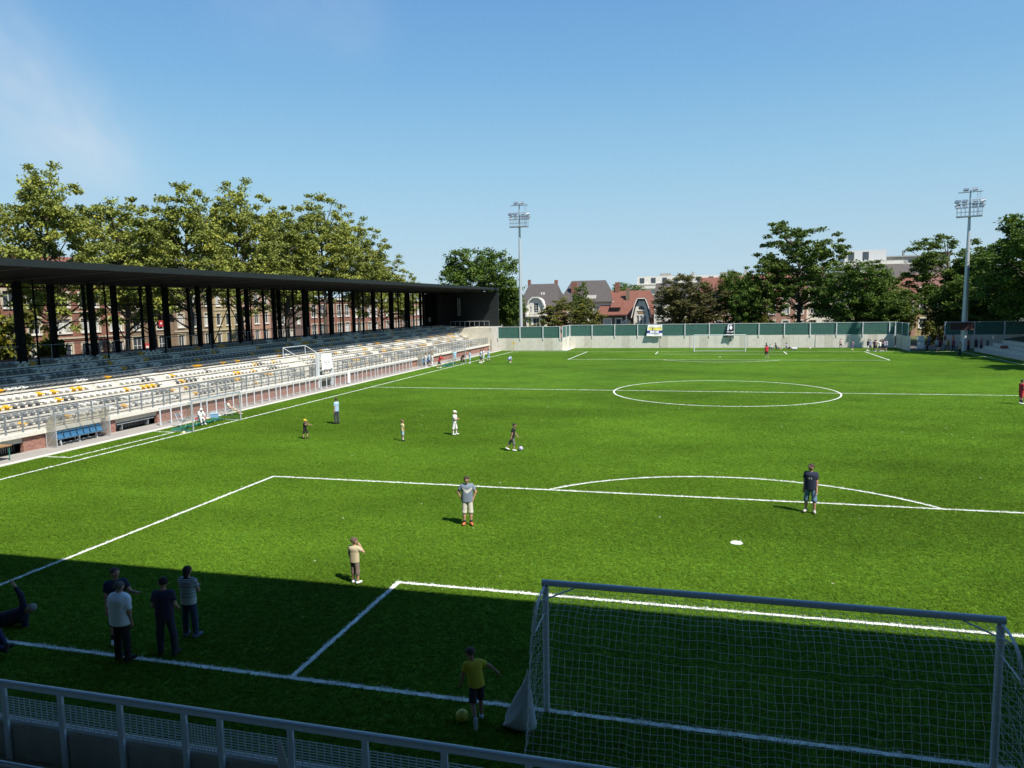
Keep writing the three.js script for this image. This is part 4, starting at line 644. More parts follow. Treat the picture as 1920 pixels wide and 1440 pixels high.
{ // slate-roofed villas beside the mast
  const t = thing('villa', 'white and brick villa with slate roof and arched gable beside the floodlight mast', 'house', [-38.6, 0, -150], 0);
  part(t, 'body', bb(-4.4, 0, -0.4, 4.4, 7.2, -10), M.housePink); ridgeRoof(t, 8.6, 10, 7.1, 5.1, M.slate, 0.4, 0, 1.4);
  facade(t, [[-4.4, 0], [4.4, 0], [4.4, 7.1], [-4.4, 7.1]], [[2.9, 5.2, 0.9, 1.2, 2, 2], [3.2, 2.2, 1.1, 2.2, 2, 2]], M.housePink, { z: -0.1, trim: 0.2, trimMat: M.render });
  const out = [[-2.5, 0], [1.9, 0], [1.9, 5.3], [1.65, 7.2], [1.1, 8.4], [0.3, 9.0], [-0.9, 9.0], [-1.7, 8.4], [-2.25, 7.2], [-2.5, 5.3]];
  facade(t, out, [[-0.3, 5.7, 1.1, 2.2, 2, 4], [-1.5, 5.7, 0.4, 1.4, 1, 2], [0.9, 5.7, 0.4, 1.4, 1, 2], [-0.3, 2.0, 1.5, 2.6, 2, 2], [-1.75, 2.0, 0.6, 2.6, 1, 2], [1.2, 2.0, 0.6, 2.6, 1, 2]], M.render, { z: 1.4, curtain: 0.1 });
  part(t, 'balcony', bb(-2.6, 4.9, 1.41, 2.0, 5.2, 1.9), M.render); part(t, 'wing_body', poly(out, 4).translate(0, 0, -2.95), M.render);
  const rim = []; for (let i = 3; i < 9; i++) rim.push(beamBox(V(out[i][0], out[i][1] + 0.1, 1.6), V(out[i + 1][0], out[i + 1][1] + 0.1, 1.6), 0.5, 0.26)); part(t, 'gable_rim', rim, M.frameWhite);
  part(t, 'skylight', [bx(0.32, 0.7, 0.1, 0.15, 9.9, -2.45), bx(0.32, 0.7, 0.1, 0.7, 9.9, -2.45)], M.frameWhite); part(t, 'chimney', [bb(-3.6, 11.4, -5.5, -3.0, 13.2, -4.9), bb(2.6, 11.4, -5.5, 3.3, 13.0, -4.9)], M.houseBrick);
  const u = thing('villa', 'taller villa with brown slate roof and brick chimney behind the small tree', 'house', [-29.8, 0, -160], 0);
  part(u, 'body', bb(-6.5, 0, -0.4, 6.5, 8, -10), M.render); ridgeRoof(u, 11.5, 10, 8, 5, M.slate, 0.5, 0, 2.2);
  facade(u, rect(13, 8), rows(13, 5, [1.8, 5.0], 1.2, 2.0, 2, 2), M.render, { z: -0.1 });
  part(u, 'chimney', [bb(-3.6, 9.4, -2.4, -2.2, 12.6, -1.6), bb(6.4, 6, -5, 7.4, 12.4, -4)], M.houseBrick); part(u, 'dormer', bb(0.2, 8.2, -2, 2.4, 9.5, -0.3), M.render);
}
{ // terraces of houses between the trees beyond the far wall
  const ws = (w, n) => rows(w, n, [1.6, 4.8, 7.6], 1.15, 1.9, 2, 2);
  rowHouse('white rendered house half hidden behind the reddish tree', [-8.5, 0, -146], 0, 9, 8.2, M.render, ws(9, 4).filter((q) => q[1] < 6), M.slate, 3.4, { trim: 0.1 });
  rowHouse('brick and white house behind the reddish tree', [1.2, 0, -148], 0, 10, 9.6, M.housePink, ws(10, 4), M.tile, 3, { trim: 0.2, trimMat: M.render, chimney: 2 });
  rowHouse('pink brick house behind the tall airy tree', [11.6, 0, -146], 0, 10.4, 9.4, M.housePink, ws(10.4, 4), M.tile, 3.4, { trim: 0.22, trimMat: M.render });
  rowHouse('pale house with grey roof behind the tall airy tree', [22, 0, -148], 0, 10, 9.8, M.render, ws(10, 4), M.slate, 3.2, { trim: 0.1, chimney: -2 });
  rowHouse('brick house with red roof behind the round dark tree', [32.4, 0, -150], 0, 10, 8.4, M.housePink, ws(10, 4).filter((q) => q[1] < 6), M.tile, 3.4, { trim: 0.2, trimMat: M.render });
  rowHouse('brick house with white windows beside the entrance trees', [43, 0, -152], 0, 10.6, 9.2, M.houseYellow, ws(10.6, 4), M.tileBrown, 3.2, { trim: 0.2, trimMat: M.render });
  rowHouse('house with steep dark roof and white dormer beyond the brick terrace', [43, 0, -182], 0, 16, 11, M.housePink, ws(16, 6), M.slate, 4.6, { chimney: 3 });
}
function block(label, pos, w, d, h, mat, wins, o = {}) {
  const t = thing('apartment_block', label, 'building', pos, o.turn || 0); facade(t, rect(w, h), wins, mat, { curtain: 0.3, ...o }); part(t, 'body', bb(-w / 2 + 0.01, 0, -0.302, w / 2 - 0.01, h, -d), o.sideMat || mat); part(t, 'roof_slab', bb(-w / 2 - 0.3, h + 0.004, -d - 0.3, w / 2 + 0.3, h + 0.35, 0.4), M.renderGrey);
  if (o.pent) { const [a, b, ph] = o.pent; part(t, 'penthouse', bb(a, h + 0.36, -d + 1, b, h + ph, -2), o.pentMat || mat); const n = Math.floor((b - a) / 4); for (let i = 0; i < n; i++) part(t, 'penthouse_window', bb(a + 1 + i * 4, h + 0.9, -1.98, a + 2.6 + i * 4, h + ph - 0.5, -1.9), M.glass); }
  if (o.bits) for (const [x, w2, h2] of o.bits) part(t, 'roof_unit', bb(x, h + 0.36, -5, x + w2, h + 0.36 + h2, -3.4), M.renderGrey); if (o.balcony) for (const y of o.balcony) part(t, 'balcony_band', bb(-w / 2, y, 0.004, w / 2, y + 0.9, 0.9), o.balcMat || M.render);
  return t;
}
block('long pale apartment block on the skyline above the red-roofed villa', [-7, 0, -260], 46, 14, 13.6, M.render, rows(46, 14, [4, 7.2, 10.4], 2.2, 1.6, 2), { balcony: [9.2, 12.5], pent: [-21, 19, 3.2], bits: [[-13, 4, 3.9], [-2, 1, 4.2], [8, 4, 3.8], [16, 1, 4.2]] });
block('orange-brown corner block with dark glass lantern on the skyline', [23, 0, -258], 14, 12, 17.8, std([0.42, 0.27, 0.16], 0.8), rows(14, 4, [8, 11.5, 14.6], 1.6, 1.5, 2), { pent: [-6, 0, 3.2], pentMat: M.glass });
block('white stepped apartment block on the skyline behind the round dark tree', [44, 0, -230], 16, 13, 18.3, M.render, rows(16, 6, [9.2, 12.2, 15.4], 1.5, 1.5, 2), { pent: [-7.4, 4, 3.6], pentMat: std([0.58, 0.58, 0.56], 0.8), balcony: [14.2, 17.5] });
block('grey apartment block on the skyline beside the white stepped block', [58, 0, -240], 18, 14, 20.0, M.renderGrey, rows(18, 6, [8.5, 12, 15.5, 18], 1.9, 1.3, 2), { bits: [[-3, 0.4, 1.8], [4, 0.4, 2]] });
block('white apartment block partly hidden behind the tall airy tree', [24, 0, -225], 12, 12, 15.5, M.render, rows(12, 4, [6, 9.2, 12.4], 1.5, 1.5, 2), {});

// ---------------------------------------------------------------- trees
const leafMat = (c) => new THREE.MeshPhysicalMaterial({ color: rgb(...c), vertexColors: true, roughness: 0.8, specularIntensity: 0.35, transmission: 0.3, thickness: 0, side: THREE.DoubleSide });
function treeParts(o) {
  const r = rng(o.seed), gauss = () => (r() + r() + r() - 1.5) * 1.15, lobes = [];
  for (let i = 0; i < o.lobes; i++) { // big masses that make an uneven outline
    const a = i * 2.399 + r() * 0.8, v = i === 0 && o.spike ? 0.98 : mix(-0.85, o.spike ? 0.92 : 0.8, (i + r() * 0.6) / o.lobes), rr = Math.sqrt(Math.max(0, 1 - v * v)) * (o.spike ? mix(0.45, 0.82, r()) : mix(0.55, 0.92, r()));
    lobes.push([Math.cos(a) * rr * o.rx, o.yc + v * o.ry * 0.78, Math.sin(a) * rr * o.rx, mix(0.30, 0.48, r())]);
  }
  lobes.push([0, o.yc - o.ry * 0.1, 0, 0.5]);
  const clumps = [];
  for (let i = 0; i < o.clumps; i++) { const L = lobes[Math.floor(r() * lobes.length)], q = V(gauss(), gauss(), gauss()); const m = q.length() || 1; q.multiplyScalar(Math.min(1, Math.pow(r(), 0.4)) / m); clumps.push([L[0] + q.x * L[3] * o.rx, L[1] + q.y * L[3] * o.ry * 1.05, L[2] + q.z * L[3] * o.rx, mix(0.7, 1.25, r())]); }
  const n = o.leaves, P = new Float32Array(n * 6 * 3), N = new Float32Array(n * 6 * 3), C = new Float32Array(n * 6 * 3), nrm = V(0, 0, 0), e = V(0, 0, 0), f = V(0, 0, 0), p = V(0, 0, 0), c0 = V(0, 0, 0), fn = V(0, 0, 0);
  for (let i = 0; i < n; i++) {
    const k = Math.floor(r() * clumps.length), c = clumps[k], cs = o.spread * c[3]; p.set(c[0] + gauss() * cs, c[1] + gauss() * cs * o.flat, c[2] + gauss() * cs);
    nrm.set(r() - 0.5, r() * 0.9 + 0.05, r() - 0.5).normalize(); e.set(r() - 0.5, (r() - 0.65) * 0.7, r() - 0.5).addScaledVector(nrm, -e.dot(nrm)).normalize(); f.crossVectors(nrm, e).normalize();
    const s = o.leaf * mix(0.65, 1.3, r()), w = s * 0.38, fold = s * 0.12, hue = hash2(k, 7, o.seed), br = mix(0.66, 1.25, r()) * mix(0.82, 1.15, hue), yel = o.yellow * (hue > 0.72 ? 1.6 : 0.7) * r();
    const A = [p.x - e.x * s / 2, p.y - e.y * s / 2, p.z - e.z * s / 2], D = [p.x + e.x * s / 2, p.y + e.y * s / 2 - fold, p.z + e.z * s / 2], Lf = [p.x + f.x * w + nrm.x * fold, p.y + f.y * w + nrm.y * fold, p.z + f.z * w + nrm.z * fold], Rt = [p.x - f.x * w + nrm.x * fold, p.y - f.y * w + nrm.y * fold, p.z - f.z * w + nrm.z * fold];
    const tri = [A, D, Lf, A, Rt, D];
    for (let q = 0; q < 6; q++) { const o3 = i * 18 + q * 3; P.set(tri[q], o3); C[o3] = br * (1 + yel); C[o3 + 1] = br * (1 + yel * 0.45); C[o3 + 2] = br * (1 - 0.3 * yel); }
    for (let h = 0; h < 2; h++) { const [a, b, d] = [tri[h * 3], tri[h * 3 + 1], tri[h * 3 + 2]]; c0.set(b[0] - a[0], b[1] - a[1], b[2] - a[2]); fn.set(d[0] - a[0], d[1] - a[1], d[2] - a[2]); fn.crossVectors(c0, fn).normalize(); if (fn.dot(nrm) < 0) fn.negate(); for (let q = 0; q < 3; q++) N.set([fn.x, fn.y, fn.z], i * 18 + h * 9 + q * 3); }
  }
  const crown = new THREE.BufferGeometry(); crown.setAttribute('position', new THREE.BufferAttribute(P, 3)); crown.setAttribute('normal', new THREE.BufferAttribute(N, 3)); crown.setAttribute('color', new THREE.BufferAttribute(C, 3));
  const top = o.yc + o.ry * 0.55, tr = [], limb = [], path = []; for (let i = 0; i <= 8; i++) path.push(V(Math.sin(i * 1.3 + o.seed) * 0.16 * i / 4, top * i / 8, Math.cos(i * 1.1 + o.seed) * 0.16 * i / 4));
  const taper = (pts, r0, r1, sides) => { const gs = []; for (let i = 0; i + 1 < pts.length; i++) gs.push(bar(pts[i], pts[i + 1], mix(r0, r1, i / (pts.length - 1)), mix(r0, r1, (i + 1) / (pts.length - 1)), sides, true)); return gs; };
  tr.push(...taper(path, o.trunk, o.trunk * 0.22, 9)); const pick = lobes.concat(clumps.filter((_, i) => i % Math.ceil(clumps.length / o.limbs) === 0));
  for (const c of pick) { const end = V(c[0], c[1], c[2]), sy = clamp(end.y - Math.hypot(end.x, end.z) * 0.75, o.fork, top * 0.92), k = sy / top * 8, b = path[Math.min(7, Math.floor(k))].clone().lerp(path[Math.min(8, Math.floor(k) + 1)], k % 1), midp = b.clone().lerp(end, 0.5).add(V(0, -0.08 * end.distanceTo(b), 0)); tr.push(...taper([b, midp, end], o.trunk * 0.3 * clamp(end.distanceTo(b) / 4, 0.35, 1), 0.03, 5)); }
  return { crown, trunk: merge(tr.map((g) => metreUV(g))) };
}
const kinds = {};
function plant(kind, label, pos, scale, turn, group, name = 'tree') {
  const k = kinds[kind], t = thing(name, label, 'tree', pos, turn, group); const s = Array.isArray(scale) ? scale : [scale, scale, scale]; t.scale.set(...s);
  part(t, 'trunk', k.trunk, M.bark); part(t, 'crown', k.crown, k.mat); return t;
}
function kind(name, o) { kinds[name] = { ...treeParts(o), mat: leafMat(o.color) }; }
// all kinds are built about 20 m tall and 6 m in radius, then scaled
const street = { spike: true, rx: 6.2, ry: 7.3, yc: 13.3, lobes: 17, clumps: 300, leaves: 24000, spread: 0.60, flat: 0.52, leaf: 0.32, trunk: 0.36, limbs: 40, fork: 5.0, color: [0.225, 0.275, 0.062], yellow: 0.36 };
kind('street_a', { ...street, seed: 11 }); kind('street_b', { ...street, seed: 23, lobes: 18, ry: 7.7 }); kind('street_c', { ...street, seed: 37, leaves: 24000, clumps: 320 });
const dense = { rx: 6.4, ry: 7.6, yc: 10.6, lobes: 24, clumps: 520, leaves: 30000, spread: 0.66, flat: 0.65, leaf: 0.38, trunk: 0.38, limbs: 30, fork: 2.4, color: [0.088, 0.158, 0.024], yellow: 0.35 };
kind('dense_a', { ...dense, seed: 51 }); kind('dense_b', { ...dense, seed: 67, rx: 6.8, ry: 7.2 });
kind('airy', { ...street, spike: false, seed: 83, rx: 6.4, ry: 8.2, yc: 12.2, fork: 3.4, lobes: 19, clumps: 250, leaves: 20000, color: [0.100, 0.160, 0.028], yellow: 0.35, leaf: 0.38 });
kind('reddish', { ...dense, seed: 97, color: [0.105, 0.108, 0.032], yellow: 0.3, leaves: 24000, clumps: 380 });
kind('olive', { ...dense, seed: 103, color: [0.120, 0.142, 0.026], yellow: 0.5, leaves: 20000, clumps: 300, lobes: 18 });
kind('bush', { rx: 2.2, ry: 1.5, yc: 1.5, lobes: 9, clumps: 70, leaves: 4200, spread: 0.35, flat: 0.7, leaf: 0.24, trunk: 0.07, limbs: 10, fork: 0.2, seed: 7, color: [0.075, 0.10, 0.016], yellow: 1.2 });
{
  const g = 'tall street trees behind the grandstand', L = [
    ['street_a', -58, -30.5, 0.98, 'yellow-green street tree cut by the picture edge above the grandstand roof'], ['street_b', -57.5, -40.5, 0.9, 'tall yellow-green street tree with feathery top above the roof, near the picture edge'],
    ['street_c', -58.5, -50.5, 0.96, 'yellow-green street tree with forked trunk seen through the open facade'], ['street_a', -57.5, -59.0, 0.98, 'yellow-green street tree beside the gap of sky above the roof'],
    ['street_b', -58.5, -69.5, 1.06, 'tallest bushy street tree in the middle of the row above the roof'], ['street_c', -58, -79.5, 1.08, 'broad street tree beside the tallest one above the roof'],
    ['street_a', -58, -90, 1.10, 'street tree with rounded top towards the far part of the row'], ['street_b', -57.5, -100, 1.02, 'street tree where the row starts to slope down'], ['street_c', -58, -110, 0.86, 'lower street tree near the far end of the row'], ['street_a', -58, -120, 0.66, 'lowest street tree at the far end of the row'],
  ];
  L.forEach(([k, x, z, s, l], i) => plant(k, l, [x, 0, z], [s * 0.92, s * (1 + 0.05 * Math.sin(i * 2.3)), s * 0.92], i * 1.9 + 0.4, g));
  plant('street_c', 'street tree standing close to the brick houses behind the tallest trees', [-66, 0, -63], 0.9, 2.1, g); plant('street_b', 'street tree standing close to the brick houses, seen between far columns', [-66, 0, -92], 0.92, 0.7, g);
  plant('bush', 'yellow-green bush behind the grandstand at the picture edge', [-54, 0, -33.5], [1.6, 2.6, 1.6], 0.3, undefined, 'bush');
  plant('dense_a', 'round dark green tree behind the black end wall of the grandstand', [-44.2, 0, -125], [1.18, 1.06, 1.1], 0.5); plant('dense_b', 'dark green tree close behind the round tree by the floodlight mast', [-40.5, 0, -129], [0.62, 0.66, 0.62], 2.2);
  plant('olive', 'small olive green tree in front of the slate-roofed villas', [-25.6, 0, -122.5], [0.92, 0.50, 0.85], 1.1); plant('airy', 'thin young tree rising above the small olive green tree', [-25.0, 0, -126], [0.26, 0.58, 0.26], 0.2);
  plant('reddish', 'broad reddish brown tree behind the far goal', [-4.6, 0, -124], [1.12, 0.70, 1.0], 0.9); plant('dense_b', 'dark tree squeezed between the reddish tree and the tall airy tree', [3.8, 0, -125], [0.66, 0.74, 0.66], 1.4);
  plant('airy', 'tall airy tree with spreading top behind the far wall', [13.4, 0, -127], [1.22, 1.06, 1.1], 2.6); plant('airy', 'lower airy tree beside the tall airy tree', [7.0, 0, -124], [0.75, 0.72, 0.75], 4.4);
  plant('dense_a', 'round dark tree in front of the white apartment block', [21.6, 0, -121], [1.04, 0.78, 1.0], 3.4); plant('dense_b', 'bushy dark tree overlapping the round dark tree on its far side', [26.4, 0, -120], [0.62, 0.56, 0.62], 0.2);
  plant('airy', 'tree with flat top behind the scoreboard mast', [37.5, 0, -130], [1.15, 0.92, 1.1], 1.3); plant('dense_a', 'dark tree behind the crowd hiding the yellow brick house', [35.8, 0, -123.5], [0.66, 0.56, 0.66], 5.0); plant('dense_b', 'dark tree behind the shaded fence', [44, 0, -126], [1.1, 0.84, 1.1], 2.0); plant('dense_a', 'dark tree under the flat-topped tree by the mast', [39.5, 0, -120], [0.9, 0.66, 0.9], 4.0);
  plant('dense_a', 'large dark tree above the stepped terrace at the picture edge', [41.6, 0, -98], [1.32, 1.08, 1.3], 5.2); plant('dense_b', 'dark tree on the bank at the picture edge', [46.5, 0, -86], [1.15, 1.1, 1.15], 0.6); plant('dense_a', 'dark tree further along the bank beyond the picture edge', [44.5, 0, -71], [1.15, 1.0, 1.15], 1.7); plant('dense_b', 'dark tree shading the bank beside the entrance gap', [47.5, 0, -108], [1.2, 1.1, 1.2], 2.9);
  plant('dense_b', 'green tree top rising behind the red-roofed villa', [-22.5, 0, -186], [0.8, 0.74, 0.8], 1.1); plant('olive', 'small garden tree between the slate villas and the red-roofed villa', [-31.5, 0, -172], [0.7, 0.55, 0.7], 1.9); plant('dense_a', 'garden tree behind the olive tree and the villa', [-40, 0, -168], [0.7, 0.6, 0.7], 0.9);
  plant('bush', 'light green shrub behind the far fence under the airy tree', [6.2, 0, -119.8], [1.5, 1.75, 1.2], 1.9, undefined, 'bush'); plant('bush', 'light green shrub at the entrance gap behind the end of the fence', [27.8, 0, -122], [1.5, 2.2, 1.4], 0.8, undefined, 'bush');
  // hedge and bushes that close the gaps at the foot of the far trees
  [[-33, -119.5, 'bush behind the corner wall by the mast'], [-16.2, -119.6, 'low bush behind the far fence beside the villa'], [0.5, -119.6, 'low bush behind the far fence under the reddish tree'], [14.5, -119.6, 'low bush behind the far fence under the tall airy tree'], [33.5, -118, 'low bush behind the crowd in the entrance gap'], [40, -116.5, 'low bush behind the shaded fence']].forEach(([x, z, l], i) => plant('bush', l, [x, 0, z], [1.6, 1.35, 1.2], i, undefined, 'bush'));
}
{ // far-off wood that closes the horizon between the houses
  const k = kinds.dense_b, n = 150, inst = new THREE.InstancedMesh(k.crown, k.mat, n), r = rng(61), m = new THREE.Matrix4(), q = new THREE.Quaternion();
  for (let i = 0; i < n; i++) { const a = mix(-1.15, 0.62, i / n), d = 330 + 90 * r(); m.compose(V(Math.sin(a) * d, -1.5, -Math.cos(a) * d), q.setFromAxisAngle(Y, r() * 6), V(1.1, 0.42 + 0.18 * r(), 1.1)); inst.setMatrixAt(i, m); }
  inst.name = 'distant_wood'; tag(inst, 'low far-off belt of trees closing the horizon', 'trees', undefined, 'stuff'); scene.add(inst);
}

// ---------------------------------------------------------------- people
function surfaceNet(f, lo, hi, cell) { // mesh of f = 0 by surface nets; blocks far from the surface are skipped
  const nx = Math.ceil((hi[0] - lo[0]) / cell) + 1, ny = Math.ceil((hi[1] - lo[1]) / cell) + 1, nz = Math.ceil((hi[2] - lo[2]) / cell) + 1, val = new Float32Array(nx * ny * nz).fill(1), Bk = 6, id = (x, y, z) => x + nx * (y + ny * z);
  for (let bz = 0; bz < nz; bz += Bk) for (let by = 0; by < ny; by += Bk) for (let b = 0; b < nx; b += Bk) {
    const d = f(lo[0] + (b + Bk / 2) * cell, lo[1] + (by + Bk / 2) * cell, lo[2] + (bz + Bk / 2) * cell), skip = Math.abs(d) > Bk * cell * 1.15, s = d < 0 ? -1 : 1;
    for (let z = bz; z < Math.min(nz, bz + Bk); z++) for (let y = by; y < Math.min(ny, by + Bk); y++) for (let x = b; x < Math.min(nx, b + Bk); x++) val[id(x, y, z)] = skip ? s : f(lo[0] + x * cell, lo[1] + y * cell, lo[2] + z * cell);
  }
  const vid = new Int32Array(nx * ny * nz).fill(-1), P = [], I = [], E = [[0, 1], [0, 2], [0, 4], [1, 3], [1, 5], [2, 3], [2, 6], [3, 7], [4, 5], [4, 6], [5, 7], [6, 7]];
  for (let z = 0; z < nz - 1; z++) for (let y = 0; y < ny - 1; y++) for (let x = 0; x < nx - 1; x++) {
    const c = []; let m = 0; for (let k = 0; k < 8; k++) { c[k] = val[id(x + (k & 1), y + ((k >> 1) & 1), z + (k >> 2))]; if (c[k] < 0) m |= 1 << k; } if (m === 0 || m === 255) continue;
    let sx = 0, sy = 0, sz = 0, n = 0; for (const [a, b] of E) if ((c[a] < 0) !== (c[b] < 0)) { const t = c[a] / (c[a] - c[b]); sx += mix(a & 1, b & 1, t); sy += mix((a >> 1) & 1, (b >> 1) & 1, t); sz += mix(a >> 2, b >> 2, t); n++; }
    vid[id(x, y, z)] = P.length / 3; P.push(lo[0] + (x + sx / n) * cell, lo[1] + (y + sy / n) * cell, lo[2] + (z + sz / n) * cell);
  }
  const quad = (a, b, c, d, flip) => { if (a < 0 || b < 0 || c < 0 || d < 0) return; if (flip) I.push(a, c, b, a, d, c); else I.push(a, b, c, a, c, d); };
  for (let z = 1; z < nz - 1; z++) for (let y = 1; y < ny - 1; y++) for (let x = 1; x < nx - 1; x++) {
    const v = val[id(x, y, z)] < 0; if (v !== (val[id(x + 1, y, z)] < 0)) quad(vid[id(x, y - 1, z - 1)], vid[id(x, y, z - 1)], vid[id(x, y, z)], vid[id(x, y - 1, z)], !v);
    if (v !== (val[id(x, y + 1, z)] < 0)) quad(vid[id(x - 1, y, z - 1)], vid[id(x - 1, y, z)], vid[id(x, y, z)], vid[id(x, y, z - 1)], !v);
    if (v !== (val[id(x, y, z + 1)] < 0)) quad(vid[id(x - 1, y - 1, z)], vid[id(x, y - 1, z)], vid[id(x, y, z)], vid[id(x - 1, y, z)], !v);
  }
  const g = new THREE.BufferGeometry(); g.setAttribute('position', new THREE.Float32BufferAttribute(P, 3)); g.setIndex(I); g.computeVertexNormals(); return g;
}
function field(caps, k) { // smooth union of tapered capsules
  const C = caps.map(({ a, b, ra, rb, cut }) => { const d = [b.x - a.x, b.y - a.y, b.z - a.z], l2 = d[0] * d[0] + d[1] * d[1] + d[2] * d[2] || 1e-9; return [a.x, a.y, a.z, d[0], d[1], d[2], 1 / l2, ra, rb, cut]; });
  return (x, y, z) => { let r = 9; for (const c of C) { const px = x - c[0], py = y - c[1], pz = z - c[2]; let t = (px * c[3] + py * c[4] + pz * c[5]) * c[6]; t = t < 0 ? 0 : t > 1 ? 1 : t; const dx = px - c[3] * t, dy = py - c[4] * t, dz = pz - c[5] * t; let d = Math.sqrt(dx * dx + dy * dy + dz * dz) - (c[7] + (c[8] - c[7]) * t); if (c[9]) { const q = c[9], e = (x - q[0].x) * q[1].x + (y - q[0].y) * q[1].y + (z - q[0].z) * q[1].z; if (e > d) d = e; } const h = k - Math.abs(r - d); r = Math.min(r, d) - (h > 0 ? h * h / (4 * k) : 0); } return r; };
}
function paintGeo(g, fn) { const p = g.attributes.position, c = new Float32Array(p.count * 3); for (let i = 0; i < p.count; i++) c.set(fn(p.getX(i), p.getY(i), p.getZ(i)), 3 * i); g.setAttribute('color', new THREE.BufferAttribute(c, 3)); return g; }
function person(label, pos, face, o) {
  const S = (o.h || 1.75) / 1.8, cell = (o.cell || 0.02), hs = (o.headScale || 1) * 1.07, skin = o.skin || [0.42, 0.235, 0.165];
  const dir = (v, s = 1) => V(v[0] * s, v[1], v[2]).normalize(), at = (p, d, l) => p.clone().addScaledVector(d, l * S);
  const spine = dir(o.spine || [0, 1, 0.02]), chestDir = dir(o.chest || o.spine || [0, 1, 0]), side = dir(o.side || [1, 0, 0]);
  const P = V(0, 0.95 * S, 0), waist = at(P, spine, 0.2), chest = at(waist, chestDir, 0.22), neckB = at(chest, chestDir, 0.13), hd = dir(o.headUp || [0, 1, 0.12]), head = at(neckB, hd, 0.135 + 0.02 * hs);
  const fwdHead = V(Math.sin(o.headYaw || 0), 0, Math.cos(o.headYaw || 0)); fwdHead.addScaledVector(hd, -fwdHead.dot(hd)).normalize(); const latHead = V(0, 0, 0).crossVectors(hd, fwdHead).normalize();
  const J = {}; for (const [n, s] of [['L', 1], ['R', -1]]) {
    const A = { u: [0.12, -1, 0], l: [0.05, -1, 0.12], ...(o['arm' + n] || {}) }, G = { u: [0.06, -1, 0], l: [0.02, -1, -0.02], f: [0.25, -0.08, 1], ...(o['leg' + n] || {}) };
    const sh = at(at(chest, chestDir, 0.065), side, s * 0.172 * (o.wide || 1)), el = at(sh, dir(A.u, s), 0.285), wr = at(el, dir(A.l, s), 0.25), ha = at(wr, dir(A.h || A.l, s), 0.1), hip = at(at(P, spine, -0.03), side, s * 0.088), kn = at(hip, dir(G.u, s), 0.43), an = at(kn, dir(G.l, s), 0.42), toe = at(an, dir(G.f, s), 0.16), heel = at(an, dir(G.f, s), -0.05);
    J[n] = { s, sh, el, wr, ha, hip, kn, an, toe, heel, hd: dir(A.h || A.l, s) };
  }
  const all = [P, waist, chest, neckB, head, ...['L', 'R'].flatMap((n) => ['sh', 'el', 'wr', 'ha', 'hip', 'kn', 'an', 'toe', 'heel'].map((k) => J[n][k]))];
  let low = 9; for (const n of ['L', 'R']) low = Math.min(low, J[n].an.y - 0.085 * S, J[n].toe.y - 0.04 * S, J[n].heel.y - 0.05 * S); low = Math.min(low, P.y - 0.13 * S, o.elbowDown ? Math.min(J.L.el.y, J.R.el.y) - 0.05 * S : 9); if (!o.keep) for (const p of new Set(all)) p.y -= low;
  const c = (a, b, ra, rb = ra) => ({ a, b, ra: ra * S, rb: rb * S }), fat = o.fat || 1, off = (p, v, l) => at(p, v, l), front = V(0, 0, 0).crossVectors(side, spine).normalize();
  const torso = [c(off(P, side, -0.075), off(P, side, 0.075), 0.108 * fat), c(off(waist, side, -0.055), off(waist, side, 0.055), 0.102 * fat), c(off(chest, side, -0.085), off(chest, side, 0.085), 0.112 * fat), c(P, chest, 0.115 * fat, 0.12 * fat), c(off(at(chest, chestDir, 0.06), side, -0.14), off(at(chest, chestDir, 0.06), side, 0.14), 0.062)];
  const arms = [], legs = [], feet = []; for (const n of ['L', 'R']) { const q = J[n]; arms.push(c(q.sh, q.el, 0.056, 0.043), c(q.el, q.wr, 0.043, 0.028)); legs.push(c(q.hip, q.kn, 0.088, 0.058), c(q.kn, q.kn.clone().lerp(q.an, 0.35), 0.056, 0.056), c(q.kn.clone().lerp(q.an, 0.35), q.an, 0.056, 0.036)); feet.push(c(q.heel, q.toe, 0.048, 0.040), c(q.an, q.heel.clone().lerp(q.toe, 0.3), 0.042, 0.045)); }
  const hp = (x, y, z) => head.clone().addScaledVector(latHead, x * S * hs).addScaledVector(hd, y * S * hs).addScaledVector(fwdHead, z * S * hs), hc = (a, b, ra, rb = ra) => ({ a: hp(...a), b: hp(...b), ra: ra * S * hs, rb: rb * S * hs });
  const headCaps = [hc([0, 0.035, -0.018], [0, 0.03, 0.012], 0.088), hc([0, -0.04, 0.022], [0, -0.075, 0.048], 0.062, 0.034), hc([0, 0.0, 0.085], [0, -0.03, 0.108], 0.012, 0.016), hc([0.082, 0.0, -0.005], [0.082, -0.03, -0.008], 0.016), hc([-0.082, 0.0, -0.005], [-0.082, -0.03, -0.008], 0.016)];
  const neck = [c(at(chest, chestDir, 0.07), head.clone().addScaledVector(hd, -0.05 * S), 0.058, 0.05)], palms = ['L', 'R'].map((n) => c(J[n].wr, J[n].ha, 0.03, 0.034));
  const box = (caps, m) => { const lo = [9, 9, 9], hi = [-9, -9, -9]; for (const q of caps) for (const p of [q.a, q.b]) ['x', 'y', 'z'].forEach((k, i) => { lo[i] = Math.min(lo[i], p[k] - Math.max(q.ra, q.rb) - m); hi[i] = Math.max(hi[i], p[k] + Math.max(q.ra, q.rb) + m); }); return [lo, hi]; };
  const build = (caps, k, cl, clip) => { const f = field(caps, k * S), [lo, hi] = box(caps, 0.05); return surfaceNet(clip ? (x, y, z) => Math.max(f(x, y, z), clip(x, y, z)) : f, lo, hi, cl); };
  const grow = (caps, e) => caps.map((q) => ({ ...q, ra: q.ra + e * S, rb: q.rb + e * S }));
  // body: one continuous surface, with fingers merged in
  const bodyCaps = [...torso, ...arms, ...legs, ...neck, ...headCaps, ...palms, ...(o.bare ? feet : [])];
  const gs = [build(bodyCaps, 0.028, cell)];
